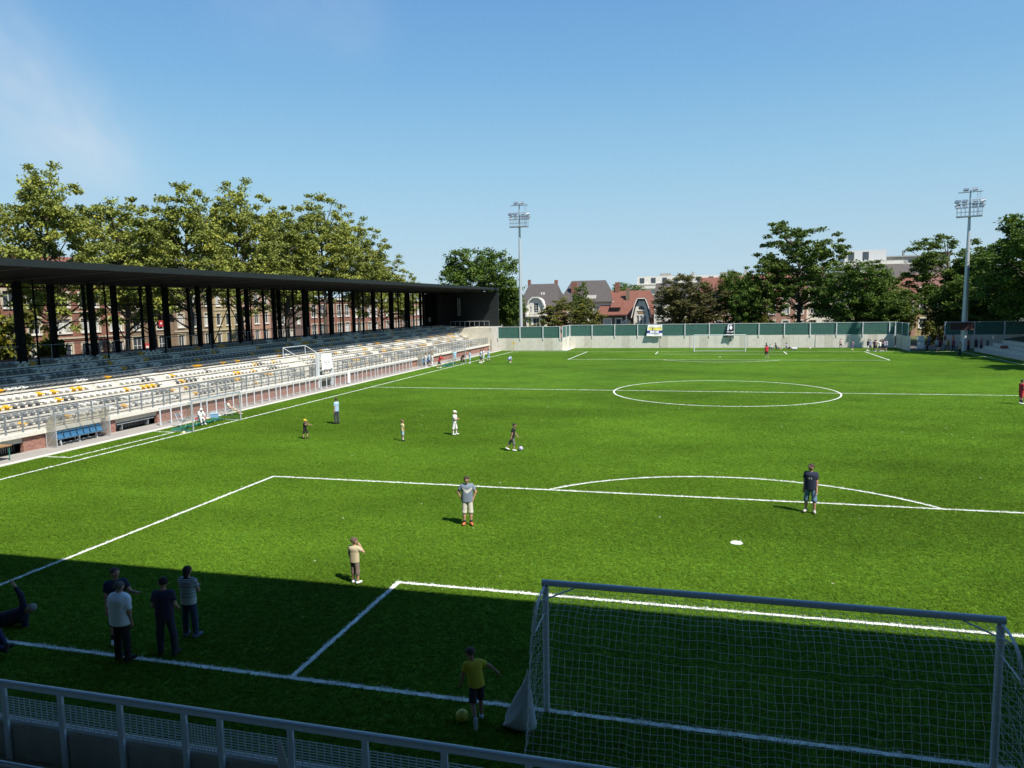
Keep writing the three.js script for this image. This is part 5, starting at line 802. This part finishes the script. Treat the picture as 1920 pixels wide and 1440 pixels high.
  if (cell < 0.03) for (const n of ['L', 'R']) { const q = J[n], d = q.hd, across = V(0, 0, 0).crossVectors(d, Math.abs(d.y) > 0.8 ? Z : Y).normalize(), curl = V(0, 0, 0).crossVectors(across, d).multiplyScalar(q.s); [[-0.028, 0.062], [-0.010, 0.075], [0.010, 0.072], [0.028, 0.056]].forEach(([a, l]) => { const b0 = q.ha.clone().addScaledVector(across, a * S), b1 = b0.clone().addScaledVector(d, l * 0.6 * S + 0.02 * S).addScaledVector(curl, 0.012 * S), b2 = b1.clone().addScaledVector(d, l * 0.4 * S).addScaledVector(curl, 0.024 * S); gs.push(bar(b0, b1, 0.0095 * S, 0.009 * S, 5), bar(b1, b2, 0.009 * S, 0.007 * S, 5)); }); const t0 = q.wr.clone().lerp(q.ha, 0.3).addScaledVector(across, 0.03 * q.s * S), t1 = t0.clone().addScaledVector(across, 0.025 * q.s * S).addScaledVector(d, 0.045 * S), t2 = t1.clone().addScaledVector(d, 0.035 * S); gs.push(bar(t0, t1, 0.011 * S, 0.010 * S, 5), bar(t1, t2, 0.010 * S, 0.007 * S, 5)); }
  const eyes = [hp(0.034, 0.008, 0.085), hp(-0.034, 0.008, 0.085)], mouth = hp(0, -0.062, 0.085), t = thing('person', label, 'person', [pos[0], pos[2] || 0, pos[1]], face, o.group); if (o.roll) t.rotation.set(...o.roll);
  const body = merge(gs.map((g) => { g.deleteAttribute('uv'); return g; })); body.deleteAttribute('uv');
  paintGeo(body, (x, y, z) => { const q = V(x, y, z); if (eyes.some((e) => e.distanceTo(q) < 0.02 * S)) return skin.map((v) => v * 0.25); if (mouth.distanceTo(q) < 0.022 * S) return [skin[0] * 0.8, skin[1] * 0.5, skin[2] * 0.5]; return skin; });
  part(t, 'body', body, M.skin);
  const flat = (v) => () => v, cut0 = 0;
  // shirt: torso and sleeves
  const slv = o.sleeve === undefined ? 0.62 : o.sleeve, hem = at(P, spine, -0.09), hemCut = [hem, spine.clone().negate()], tube = (w, r0, r1) => [-1, 1].map((q) => ({ ...c(off(chest, side, q * w), off(at(P, spine, -0.2), side, q * w), r0, r1), cut: hemCut }));
  const sh = [...grow([torso[2], torso[4]], 0.016), ...tube(0.078, 0.118 * fat, 0.122 * fat), { ...c(chest, at(P, spine, -0.2), 0.13 * fat, 0.132 * fat), cut: hemCut }];
  const sleeve = (q, fr, e) => { const d = q.b.clone().sub(q.a).normalize(), m = q.a.clone().lerp(q.b, fr), rr = mix(q.ra, q.rb, fr) + e * S; return { a: q.a, b: m.clone().addScaledVector(d, rr), ra: q.ra + 0.018 * S, rb: rr, cut: [m, d] }; };
  for (const i of [0, 2]) { if (slv <= 1) sh.push(sleeve(arms[i], slv, 0.028)); else sh.push(...grow([arms[i]], 0.02), sleeve(arms[i + 1], slv - 1, 0.018)); }
  const clothCell = Math.min(cell, 0.03); const sg = build(sh, 0.04, clothCell); part(t, o.jacket ? 'jacket' : 'shirt', paintGeo(sg, o.print ? (x, y, z) => o.print(x / S, (y - P.y) / S, z / S) : flat(o.shirt)), M.cloth);
  // trousers or shorts
  const lg = o.leg === undefined ? 1 : o.leg, tr = grow([c(off(P, side, -0.07), off(P, side, 0.07), 0.112 * fat), c(at(P, spine, 0.06), P, 0.11 * fat)], 0.009); for (const i of [0, 3]) { const loose = lg < 1.9 ? 0.03 : 0.02, kn = legs[i].b, an = legs[i + 2].b; if (lg <= 1) tr.push({ ...sleeve(legs[i], lg, loose + 0.006), ra: legs[i].ra + 0.014 * S }); else { tr.push({ ...legs[i], ra: legs[i].ra + 0.014 * S, rb: legs[i].rb + loose * S }); const q = c(kn, an, 0.046 + loose, lg > 1.8 ? 0.042 + loose : 0.06 + loose); tr.push(sleeve(q, Math.min(0.97, lg - 1), 0.004)); } }
  part(t, lg > 1.8 ? 'trousers' : 'shorts', paintGeo(build(tr, 0.02, clothCell), flat(o.bottom)), M.cloth);
  if (!o.bare) part(t, 'shoes', paintGeo(build(grow(feet, 0.006), 0.02, Math.min(cell, 0.022), (x, y) => -y - (o.keep ? 9 : 0)), flat(o.shoe || [0.1, 0.1, 0.1])), M.cloth);
  if (o.sock) { const so = ['L', 'R'].map((n) => c(J[n].an, J[n].an.clone().lerp(J[n].kn, o.sockLen || 0.5), 0.044, 0.062)); part(t, 'socks', paintGeo(build(so, 0.01, clothCell), flat(o.sock)), M.cloth); }
  if (o.hood) part(t, 'hood', paintGeo(build([hc([0, 0.03, -0.03], [0, 0.0, -0.01], 0.118), c(at(chest, chestDir, 0.08), hp(0, -0.04, -0.04), 0.13, 0.11), c(off(chest, side, -0.1), off(chest, side, 0.1), 0.14)], 0.03, clothCell, (x, y, z) => { const q = V(x, y, z).sub(head); return Math.min(q.dot(fwdHead) - 0.06 * S, 9); }), flat(o.hood)), M.cloth);
  else { const hair = o.hair || [0.04, 0.026, 0.018], line = o.longHair ? -0.14 : -0.02; part(t, o.hat ? 'cap' : 'hair', paintGeo(build([hc([0, 0.042, -0.024], [0, 0.038, 0.004], 0.094), ...(o.longHair ? [hc([0, -0.03, -0.05], [0, -0.12, -0.06], 0.075, 0.05)] : [hc([0, 0.0, -0.04], [0, -0.02, -0.045], 0.075)]), ...(o.hat ? [hc([0, 0.055, 0.06], [0, 0.045, 0.15], 0.03, 0.016), hc([0.03, 0.055, 0.06], [0.04, 0.045, 0.13], 0.026, 0.014), hc([-0.03, 0.055, 0.06], [-0.04, 0.045, 0.13], 0.026, 0.014)] : [])], 0.02, Math.min(cell, 0.018), (x, y, z) => { const q = V(x, y, z).sub(head), a = q.dot(hd) / (S * hs), b = q.dot(fwdHead) / (S * hs); return (o.hat ? 0.022 - a : Math.min(Math.max(line - a, b - 0.005), Math.max(b - 0.075, 0.045 - a))) * S * hs; }), flat(o.hat || hair)), M.cloth); }
  return t;
}
const LEFT = -1.305, RIGHT = 1.84, CAM = 0.27, AWAY = 3.41;
const K = { black: [0.012, 0.012, 0.013], navy: [0.016, 0.022, 0.05], white: [0.66, 0.66, 0.64], cream: [0.5, 0.46, 0.36], denim: [0.06, 0.10, 0.17], sky: [0.30, 0.50, 0.66], red: [0.42, 0.02, 0.035], grey: [0.12, 0.12, 0.13], khaki: [0.12, 0.09, 0.065], dark: [0.02, 0.02, 0.024] };
const down = { u: [0.14, -1, 0.02], l: [0.04, -1, 0.14] };
// on the sunlit part of the pitch
person('young man in grey-blue T-shirt with white chevron, hands on hips, head bowed', [-8.98, -11.06], 0.33, { h: 1.76, cell: 0.016, headUp: [-0.05, 1, 0.42], armL: { u: [0.55, -1, -0.1], l: [-0.42, -1, 0.12] }, armR: { u: [0.6, -1, -0.2], l: [-0.5, -1, 0.1] }, legL: { u: [0.06, -1, 0.03] }, legR: { u: [0.06, -1, 0.0] }, shirt: [0.15, 0.19, 0.24], bottom: [0.52, 0.49, 0.42], leg: 1.12, shoe: [0.5, 0.13, 0.05], sock: K.dark, sockLen: 0.2, print: (x, y, z) => z > 0.02 && y > 0.33 - (0.13 - Math.abs(x)) * 0.8 && y < 0.42 - 0.5 * (0.13 - Math.abs(x)) && Math.abs(x) < 0.17 ? [0.6, 0.6, 0.57] : [0.15, 0.19, 0.245] });
person('young man in navy T-shirt with white print and denim shorts inside the penalty arc', [2.64, -15.02], -0.25, { h: 1.80, cell: 0.016, headYaw: -0.7, armL: { u: [0.12, -1, 0.02], l: [0.02, -1, 0.22] }, armR: { u: [0.14, -1, -0.05], l: [0.06, -1, 0.08] }, legL: { u: [0.10, -1, 0.06] }, legR: { u: [0.14, -1, -0.08] }, bottom: [0.11, 0.19, 0.28], leg: 1.18, shoe: [0.42, 0.40, 0.36], hair: [0.05, 0.03, 0.02], print: (x, y, z) => z > 0.04 && Math.abs(x) < 0.085 && y > 0.30 && y < 0.365 && (Math.floor((x + 1) / 0.022) % 3 !== 0) ? [0.6, 0.6, 0.55] : K.navy });
person('boy in beige T-shirt and brown shorts, hand at his face, at the shadow edge', [-10.28, -5.13], 3.0, { h: 1.30, cell: 0.014, headScale: 1.22, headYaw: -0.35, armR: { u: [0.55, -0.75, 0.55], l: [-0.75, 1, 0.15] }, armL: { u: [0.2, -1, -0.1], l: [-0.1, -1, 0.3] }, legL: { u: [0.02, -1, 0.08] }, legR: { u: [0.06, -1, 0] }, shirt: [0.46, 0.40, 0.25], bottom: [0.16, 0.125, 0.10], leg: 1.3, shoe: K.white, hair: [0.10, 0.065, 0.045] });
person('man in light blue shirt and dark trousers standing near the touchline', [-24.72, -31.02], LEFT - 0.4, { h: 1.74, cell: 0.02, headYaw: -0.4, armL: down, armR: { u: [0.1, -1, -0.05], l: [0.0, -1, 0.25] }, legL: { u: [0.04, -1, 0.16], l: [0, -1, -0.12] }, legR: { u: [0.04, -1, -0.06] }, shirt: [0.30, 0.44, 0.58], bottom: [0.045, 0.05, 0.058], leg: 2, shoe: K.dark });
person('child in black kit and yellow cap pointing across the pitch', [-23.86, -25.59], RIGHT - 0.3, { h: 1.16, cell: 0.02, headScale: 1.25, armL: { u: [0.2, -0.5, 1], l: [0, -0.2, 1] }, armR: { u: [0.25, -0.35, 0.9], l: [-0.2, 1, 0.3] }, legL: { u: [0.1, -1, 0.32] }, legR: { u: [0.1, -1, -0.25] }, shirt: K.black, bottom: K.black, leg: 1.0, shoe: K.dark, hat: [0.6, 0.42, 0.02] });
person('child in pale yellow shirt and light blue shorts in the middle of the pitch', [-17.85, -25.92], RIGHT + 0.7, { h: 1.20, cell: 0.02, headScale: 1.25, shirt: [0.56, 0.5, 0.22], bottom: [0.33, 0.5, 0.58], leg: 0.95, legL: { u: [0.03, -1, 0.05] }, legR: { u: [0.03, -1, -0.05] }, shoe: K.dark, sock: K.white, sockLen: 0.4, hair: [0.13, 0.08, 0.04] });
person('boy in white cap and white kit with folded arms in the middle of the pitch', [-15.52, -28.26], RIGHT - 0.35, { h: 1.46, cell: 0.02, headScale: 1.15, armL: { u: [0.15, -0.9, 0.35], l: [-0.8, 0.05, 0.6] }, armR: { u: [0.15, -0.9, 0.35], l: [-0.8, 0.12, 0.6] }, legL: { u: [0.1, -1, 0.14] }, legR: { u: [0.12, -1, -0.14] }, shirt: K.white, bottom: K.white, leg: 1.15, shoe: K.white, hat: K.white, sock: K.white });
person('boy in black shirt and grey shorts walking towards the lilac ball', [-10.86, -24.16], RIGHT, { h: 1.46, cell: 0.018, headScale: 1.12, spine: [0, 1, 0.10], headUp: [0, 1, 0.35], armL: { u: [0.1, -1, 0.35], l: [0, -0.8, 0.6] }, armR: { u: [0.12, -1, -0.35], l: [0.02, -1, -0.22] }, legL: { u: [0.02, -1, -0.50], l: [0, -1, -0.55], f: [0.1, -0.5, 1] }, legR: { u: [0.02, -1, 0.16], l: [0, -1, -0.05] }, shirt: K.black, bottom: [0.13, 0.13, 0.125], leg: 1.25, shoe: K.white, hair: [0.03, 0.02, 0.02] });
// in the shade at the near end
const stripes = (x, y) => y > 0.06 && ((y * 24) % 1 + 1) % 1 < 0.42 ? (y > 0.33 ? K.navy : [0.10, 0.22, 0.22]) : [0.52, 0.55, 0.54];
person('person in striped top and jeans standing furthest along the shaded group', [-12.52, -1.18], AWAY - 0.2, { h: 1.72, cell: 0.016, armL: { u: [0.15, -0.9, 0.3], l: [-0.7, 0.05, 0.7] }, armR: { u: [0.15, -0.9, 0.3], l: [-0.7, 0.05, 0.7] }, legL: { u: [0.05, -1, 0.0] }, legR: { u: [0.16, -1, -0.05] }, print: stripes, bottom: [0.035, 0.055, 0.09], leg: 2, shoe: [0.10, 0.14, 0.22], hair: [0.035, 0.025, 0.02], longHair: true });
person('man in dark purple T-shirt and jeans in the middle of the shaded group', [-12.40, -0.25], AWAY + 0.1, { h: 1.80, cell: 0.016, headYaw: 0.5, headUp: [0, 1, 0.2], armL: { u: [0.25, -1, 0.05], l: [-0.2, -0.6, 0.7] }, armR: { u: [0.2, -1, 0.05], l: [-0.1, -0.5, 0.8] }, legL: { u: [0.12, -1, 0.1] }, legR: { u: [0.2, -1, -0.06] }, shirt: [0.035, 0.026, 0.055], bottom: [0.03, 0.035, 0.05], leg: 2, shoe: K.dark, hair: [0.02, 0.015, 0.012] });
person('stout man in white short-sleeved shirt and dark trousers seen from behind in the shade', [-13.17, 0.19], AWAY - 0.35, { h: 1.80, cell: 0.016, fat: 1.42, wide: 1.22, armL: { u: [0.35, -1, 0], l: [0.05, -1, 0.3] }, armR: { u: [0.22, -1, -0.05], l: [-0.12, -1, 0.25] }, legL: { u: [0.08, -1, 0] }, legR: { u: [0.08, -1, 0.03] }, shirt: [0.70, 0.74, 0.80], bottom: K.dark, leg: 2, shoe: K.black, sleeve: 0.8, hair: [0.10, 0.09, 0.08] });
person('man in navy top and shorts gesturing behind the stout man in white', [-13.95, -0.55], 0.9, { h: 1.80, cell: 0.018, headYaw: 0.4, armL: { u: [0.35, -0.8, 0.5], l: [0.35, 0.1, 1] }, armR: down, shirt: K.navy, bottom: K.navy, leg: 1.1, shoe: K.white, sock: K.dark, sockLen: 0.3, hair: [0.09, 0.06, 0.05] });
person('man in navy tracksuit lying propped on an elbow with one arm raised', [-17.0, -0.62, 0.17], 0, { h: 1.80, cell: 0.018, keep: true, jacket: true, headUp: [-0.7, 1, 0.1], headYaw: -0.4, spine: [-0.25, 1, 0], chest: [-0.5, 1, 0], armL: { u: [1, 0.1, 0.1], l: [0.1, 0.7, 0.8] }, armR: { u: [1, -0.1, 0.1], l: [1, -0.55, 0.05] }, legL: { u: [0.05, -1, 0.25] }, legR: { u: [0.0, -1, 0.35], l: [0, -1, -0.3] }, roll: [0, 0.12, -1.57], shirt: K.navy, bottom: K.navy, sleeve: 1.95, leg: 2, shoe: K.dark, hair: [0.22, 0.21, 0.2] }).position.x -= 1.35;
person('person in navy tracksuit sitting on the turf, mostly outside the picture edge', [-16.75, 0.62], 1.75, { h: 1.75, cell: 0.02, spine: [0, 1, -0.35], chest: [0, 1, -0.1], armL: { u: [0.4, -1, -0.5], l: [0.1, -1, -0.2] }, armR: { u: [0.3, -1, 0.4], l: [-0.2, -0.6, 0.8] }, legL: { u: [0.25, 0.55, 1], l: [0, -1, 0.45], f: [0.2, 0.2, 1] }, legR: { u: [0.2, -0.05, 1], l: [0, -0.12, 1], f: [0.2, 0.8, 0.4] }, shirt: K.navy, bottom: [0.02, 0.03, 0.09], sleeve: 1.95, leg: 2, shoe: [0.06, 0.06, 0.07] });
person('boy in yellow shirt about to kick the yellow ball behind the goal line', [-4.90, 0.62], AWAY + 0.35, { h: 1.36, cell: 0.014, headScale: 1.16, spine: [0.10, 1, 0.22], headUp: [0.2, 1, 0.4], headYaw: 0.6, armR: { u: [1, -0.55, -0.15], l: [0.75, -0.8, 0.1] }, armL: { u: [0.25, -1, 0.25], l: [0.1, -1, 0.3] }, legR: { u: [0.05, -1, 0.12], l: [0, -1, -0.1] }, legL: { u: [0.15, -0.9, -0.35], l: [0.1, -0.75, -0.9], f: [0.1, -1, -0.35] }, shirt: [0.46, 0.42, 0.03], bottom: [0.02, 0.025, 0.03], leg: 0.95, shoe: [0.36, 0.42, 0.46], hair: [0.09, 0.06, 0.05], skin: [0.30, 0.17, 0.12] });
// beside the near training goal
const SIT = { legL: { u: [0.12, -0.12, 1], l: [0.02, -1, 0.05] }, legR: { u: [0.12, -0.12, 1], l: [0.02, -1, 0.15] } };
{ const p = person('person in white with a white hood sitting beside the red bag', [-33.9, -29.25], 1.2, { h: 1.5, cell: 0.022, spine: [0, 1, 0.12], chest: [0, 1, 0.45], headUp: [0, 0.8, 0.8], armL: { u: [0.15, -0.8, 0.7], l: [-0.2, -0.3, 1] }, armR: { u: [0.15, -0.8, 0.7], l: [-0.2, -0.3, 1] }, ...SIT, shirt: [0.74, 0.74, 0.73], bottom: [0.72, 0.72, 0.71], sleeve: 1.9, leg: 2, shoe: K.white, sock: K.dark, hood: [0.75, 0.75, 0.74] });
  single('stool', [bx(0.4, 0.05, 0.4, 0, 0.33, 0), ...[[-1, -1], [1, -1], [-1, 1], [1, 1]].map(([a, b]) => bar(V(a * 0.15, 0, b * 0.15), V(a * 0.17, 0.32, b * 0.17), 0.02))], M.whiteMetal, 'low stool under the person in the white hood', 'stool', [-33.9, 0, -29.25]); }
person('person in cream clothes lounging on a folding chair beside the training goal', [-34.55, -33.42, 0.0], 2.2, { h: 1.68, cell: 0.022, spine: [0, 1, -0.4], chest: [0, 1, -0.25], headUp: [0, 1, 0.1], armL: { u: [0.25, -1, 0.4], l: [-0.1, -0.4, 1] }, armR: { u: [0.25, -1, 0.4], l: [-0.1, -0.4, 1] }, legL: { u: [0.1, 0.02, 1], l: [0.02, -0.85, 0.6] }, legR: { u: [0.12, 0.02, 1], l: [0.02, -0.75, 0.7] }, shirt: [0.55, 0.52, 0.42], bottom: [0.5, 0.47, 0.38], leg: 1.0, shoe: [0.5, 0.4, 0.3], hair: [0.03, 0.02, 0.015] });
// players around the far dugout
const P3 = (label, x, z, face, o) => person(label, [x, z], face, { cell: 0.034, ...o }), walk = { legL: { u: [0.05, -1, 0.28] }, legR: { u: [0.05, -1, -0.25], l: [0, -1, -0.3] } };
P3('player in white leaning on the railing beside the far dugout', -35.6, -74.2, 2.2, { h: 1.76, shirt: K.white, bottom: [0.5, 0.5, 0.52], leg: 2, sleeve: 1.9, shoe: K.white }); P3('second player in white standing at the far dugout corner', -35.05, -75.1, 1.9, { h: 1.68, shirt: K.white, bottom: K.white, leg: 1.6, shoe: K.white });
P3('person in red jacket and dark shorts bending over by the far training goal', -33.3, -72.9, 1.7, { h: 1.76, jacket: true, spine: [0, 1, 0.35], armL: { u: [0.3, -0.6, 0.8], l: [0, -0.2, 1] }, armR: { u: [0.3, -0.6, 0.8], l: [0, -0.2, 1] }, shirt: K.red, bottom: [0.03, 0.08, 0.08], sleeve: 1.9, leg: 0.9, ...walk, shoe: K.white });
P3('player with light blue shirt standing under the far dugout canopy', -35.9, -76.2, 1.8, { h: 1.7, shirt: K.sky, bottom: K.navy, leg: 1, shoe: K.dark }); P3('person in dark clothes bending down beside the far training goal', -32.7, -79.7, 0.8, { h: 1.7, spine: [0, 0.7, 0.7], chest: [0, 0.5, 0.9], headUp: [0, 0.5, 1], armL: { u: [0.1, -1, 0.4], l: [0, -1, 0.2] }, armR: { u: [0.1, -1, 0.4], l: [0, -1, 0.2] }, legL: { u: [0.2, -0.8, 0.5], l: [0, -1, -0.5] }, legR: { u: [0.2, -0.8, 0.5], l: [0, -1, -0.5] }, shirt: K.dark, bottom: K.dark, leg: 1.4, shoe: K.white });
P3('player in light blue kit standing upright at the touchline by the far training goal', -31.75, -80.2, LEFT, { h: 1.7, shirt: K.sky, bottom: K.sky, leg: 1, sock: K.sky, shoe: K.white }); P3('player in light blue with dark hair behind the far training goal', -34.3, -81.5, 0.6, { h: 1.72, shirt: K.sky, bottom: [0.4, 0.5, 0.55], leg: 1, shoe: K.dark });
P3('tall player in pale blue and white walking along the touchline', -30.4, -80.7, RIGHT + 0.4, { h: 1.86, ...walk, shirt: [0.5, 0.6, 0.68], bottom: K.navy, leg: 1, sock: K.white, shoe: K.white }); P3('player in white shirt behind the tall walking player', -30.75, -83.0, LEFT, { h: 1.8, shirt: K.white, bottom: [0.45, 0.58, 0.66], leg: 1, sock: K.white, shoe: K.white }); P3('player in light blue kit nearest the corner flag', -30.4, -84.2, RIGHT, { h: 1.68, ...walk, shirt: K.sky, bottom: K.sky, leg: 1, sock: K.white, shoe: K.dark });
P3('player in light blue crouching alone on the turf', -26.95, -81.7, 2.4, { h: 1.62, spine: [0, 0.8, 0.6], chest: [0, 0.3, 1], headUp: [0, 0.3, 1], armL: { u: [0.1, -1, 0.3], l: [0, -1, 0.1] }, armR: { u: [0.1, -1, 0.3], l: [0, -1, 0.1] }, legL: { u: [0.3, -0.2, 1], l: [0, -1, -0.6] }, legR: { u: [0.3, -0.2, 1], l: [0, -1, -0.6] }, shirt: K.sky, bottom: [0.06, 0.08, 0.16], leg: 1, shoe: K.white });
// far end
P3('person in red shirt and dark shorts walking towards the far goal', 5.94, -91.65, AWAY + 0.1, { h: 1.76, cell: 0.028, ...walk, armL: { u: [0.3, -1, 0.1] }, armR: { u: [0.3, -1, 0.1] }, shirt: K.red, bottom: K.dark, leg: 1, shoe: K.white, skin: [0.36, 0.2, 0.15] });
const FLOOR = { spine: [0, 1, -0.3], legL: { u: [0.2, 0.35, 1], l: [0, -0.8, 0.8] }, legR: { u: [0.1, -0.05, 1], l: [0, -0.1, 1], f: [0.2, 0.9, 0.3] }, armL: { u: [0.3, -1, -0.5] }, armR: { u: [0.3, -1, -0.5] } };
P3('person in navy sitting on the turf nearest the red-shirted walker', 8.5, -109.2, 1.5, { ...FLOOR, shirt: K.navy, bottom: K.grey, leg: 1, shoe: K.white }); P3('person in white and dark sitting on the turf beside the pale kit bag', 10.1, -109.2, 1.4, { ...FLOOR, shirt: [0.3, 0.32, 0.4], bottom: K.dark, leg: 1, shoe: K.white }); P3('person in dark clothes lying back beside the empty chair near the far goal', 7.2, -109.8, 1.7, { ...FLOOR, shirt: K.dark, bottom: K.dark, leg: 2, shoe: K.dark });
P3('child in pink and black in front of the far training goal', 18.1, -112.0, 0.2, { h: 1.5, ...walk, shirt: [0.5, 0.35, 0.36], bottom: K.dark, leg: 1, shoe: K.white }); P3('child in mauve kit walking away from the far training goal', 19.2, -108.4, 1.9, { h: 1.4, ...walk, armL: { u: [0.2, -0.4, 1], l: [0, -0.2, 1] }, shirt: [0.45, 0.3, 0.42], bottom: [0.22, 0.12, 0.3], leg: 1, shoe: K.white });
{ const r = rng(88), G = [[20.7, -104.9, K.navy, K.white, 'in navy and white at the open side'], [21.15, -105.9, [0.16, 0.2, 0.34], K.navy, 'in blue at the back'], [21.5, -104.5, [0.12, 0.06, 0.1], K.dark, 'in dark maroon'], [21.9, -105.6, [0.52, 0.52, 0.34], K.dark, 'in pale yellow'], [22.2, -104.4, K.white, K.navy, 'in white and navy'], [22.5, -105.4, K.navy, K.navy, 'in plain navy'], [22.85, -104.7, [0.3, 0.3, 0.4], K.navy, 'in grey'], [23.2, -105.3, [0.35, 0.4, 0.52], K.navy, 'in light blue nearest the wall shadow'], [22.9, -106.4, K.dark, K.dark, 'in black behind the others']];
  for (const [x, z, a, b, l] of G) P3(`player ${l} of the huddle near the far wall`, x, z, Math.atan2(21.9 - x, -105.1 - z) + (r() - 0.5), { h: 1.62 + 0.2 * r(), ...(r() < 0.5 ? walk : {}), armL: { u: [0.3 + r(), -1, 0.5], l: [0, -0.3, 1] }, shirt: a, bottom: b, leg: 1, shoe: r() < 0.5 ? K.white : K.dark, sock: r() < 0.5 ? K.white : K.navy, group: 'huddle of players' }); }
person('player in red kit with clasped hands at the picture edge near the halfway line', [20.2, -46.9], 1.9, { h: 1.76, cell: 0.022, headYaw: 0.3, armL: { u: [0.1, -1, 0.1], l: [-0.2, -0.4, 0.8] }, armR: { u: [0.3, -1, -0.1], l: [-0.5, -0.5, 0.6] }, legL: { u: [0.06, -1, 0.1] }, legR: { u: [0.08, -1, -0.08] }, shirt: K.red, bottom: K.red, leg: 0.95, shoe: K.white, sock: K.dark, sockLen: 0.5, skin: [0.34, 0.19, 0.14] });
{ // people gathered in the shaded entrance gap
  const r = rng(19), C = [[28.9, -106.9, K.dark, K.dark, 'in black next to the notice board'], [29.5, -108.4, [0.08, 0.16, 0.26], K.denim, 'in blue standing tall behind the notice board', 0.9], [30.1, -106.8, [0.30, 0.34, 0.42], K.grey, 'in pale blue top'], [30.7, -107.3, [0.18, 0.03, 0.06], K.dark, 'in dark red'], [31.2, -106.6, [0.40, 0.40, 0.42], K.grey, 'in light grey'], [31.75, -107.4, [0.26, 0.24, 0.03], K.khaki, 'in mustard yellow'], [32.3, -106.9, [0.22, 0.04, 0.08], K.dark, 'in crimson'], [30.9, -109.2, [0.10, 0.02, 0.02], K.dark, 'in brown on the raised rear row', 1.1], [31.9, -109.5, [0.12, 0.03, 0.02], K.dark, 'in rust on the raised rear row', 1.0], [33.0, -109.6, [0.62, 0.24, 0.04], K.dark, 'in bright orange vest on the raised rear row', 1.2], [33.6, -107.2, [0.5, 0.55, 0.62], K.denim, 'in white shirt beside the mast'], [34.4, -107.6, [0.32, 0.07, 0.06], K.dark, 'in red behind the mast'], [35.2, -107.0, [0.05, 0.05, 0.06], K.dark, 'in black beyond the mast'], [36.0, -107.5, [0.35, 0.12, 0.2], K.navy, 'in pink beyond the mast'], [36.6, -106.9, [0.05, 0.06, 0.1], K.navy, 'in navy nearest the terrace']];
  single('low_wall', bb(28.8, 0, -108.7, 34.6, 0.55, -110.2), M.renderGrey, 'low grey platform behind the people in the entrance gap', 'platform');
  for (const [x, z, a, b, l, up] of C) person(`person ${l}, crowd at the entrance gap`, [x, z, up ? 0.55 : 0], (r() - 0.5) * 2.4 - 0.3, { h: 1.55 + 0.25 * r(), cell: 0.036, armL: r() < 0.5 ? down : { u: [0.2, -0.9, 0.4], l: [-0.4, 0.1, 0.8] }, armR: { u: [0.25, -1, 0.1], l: [-0.1, -0.7, 0.5] }, shirt: a, bottom: b, leg: r() < 0.5 ? 1 : 2, shoe: K.dark, group: 'crowd at the entrance gap' });
  P3('person in tan shirt standing alone at the shadow edge below the scoreboard', 30.4, -97.1, AWAY + 0.4, { h: 1.74, shirt: [0.34, 0.28, 0.17], bottom: K.dark, leg: 2, shoe: K.dark });
}
scene.traverse((o) => { if (o.isMesh) { o.castShadow = true; o.receiveShadow = true; } });
renderer.render(scene, camera);
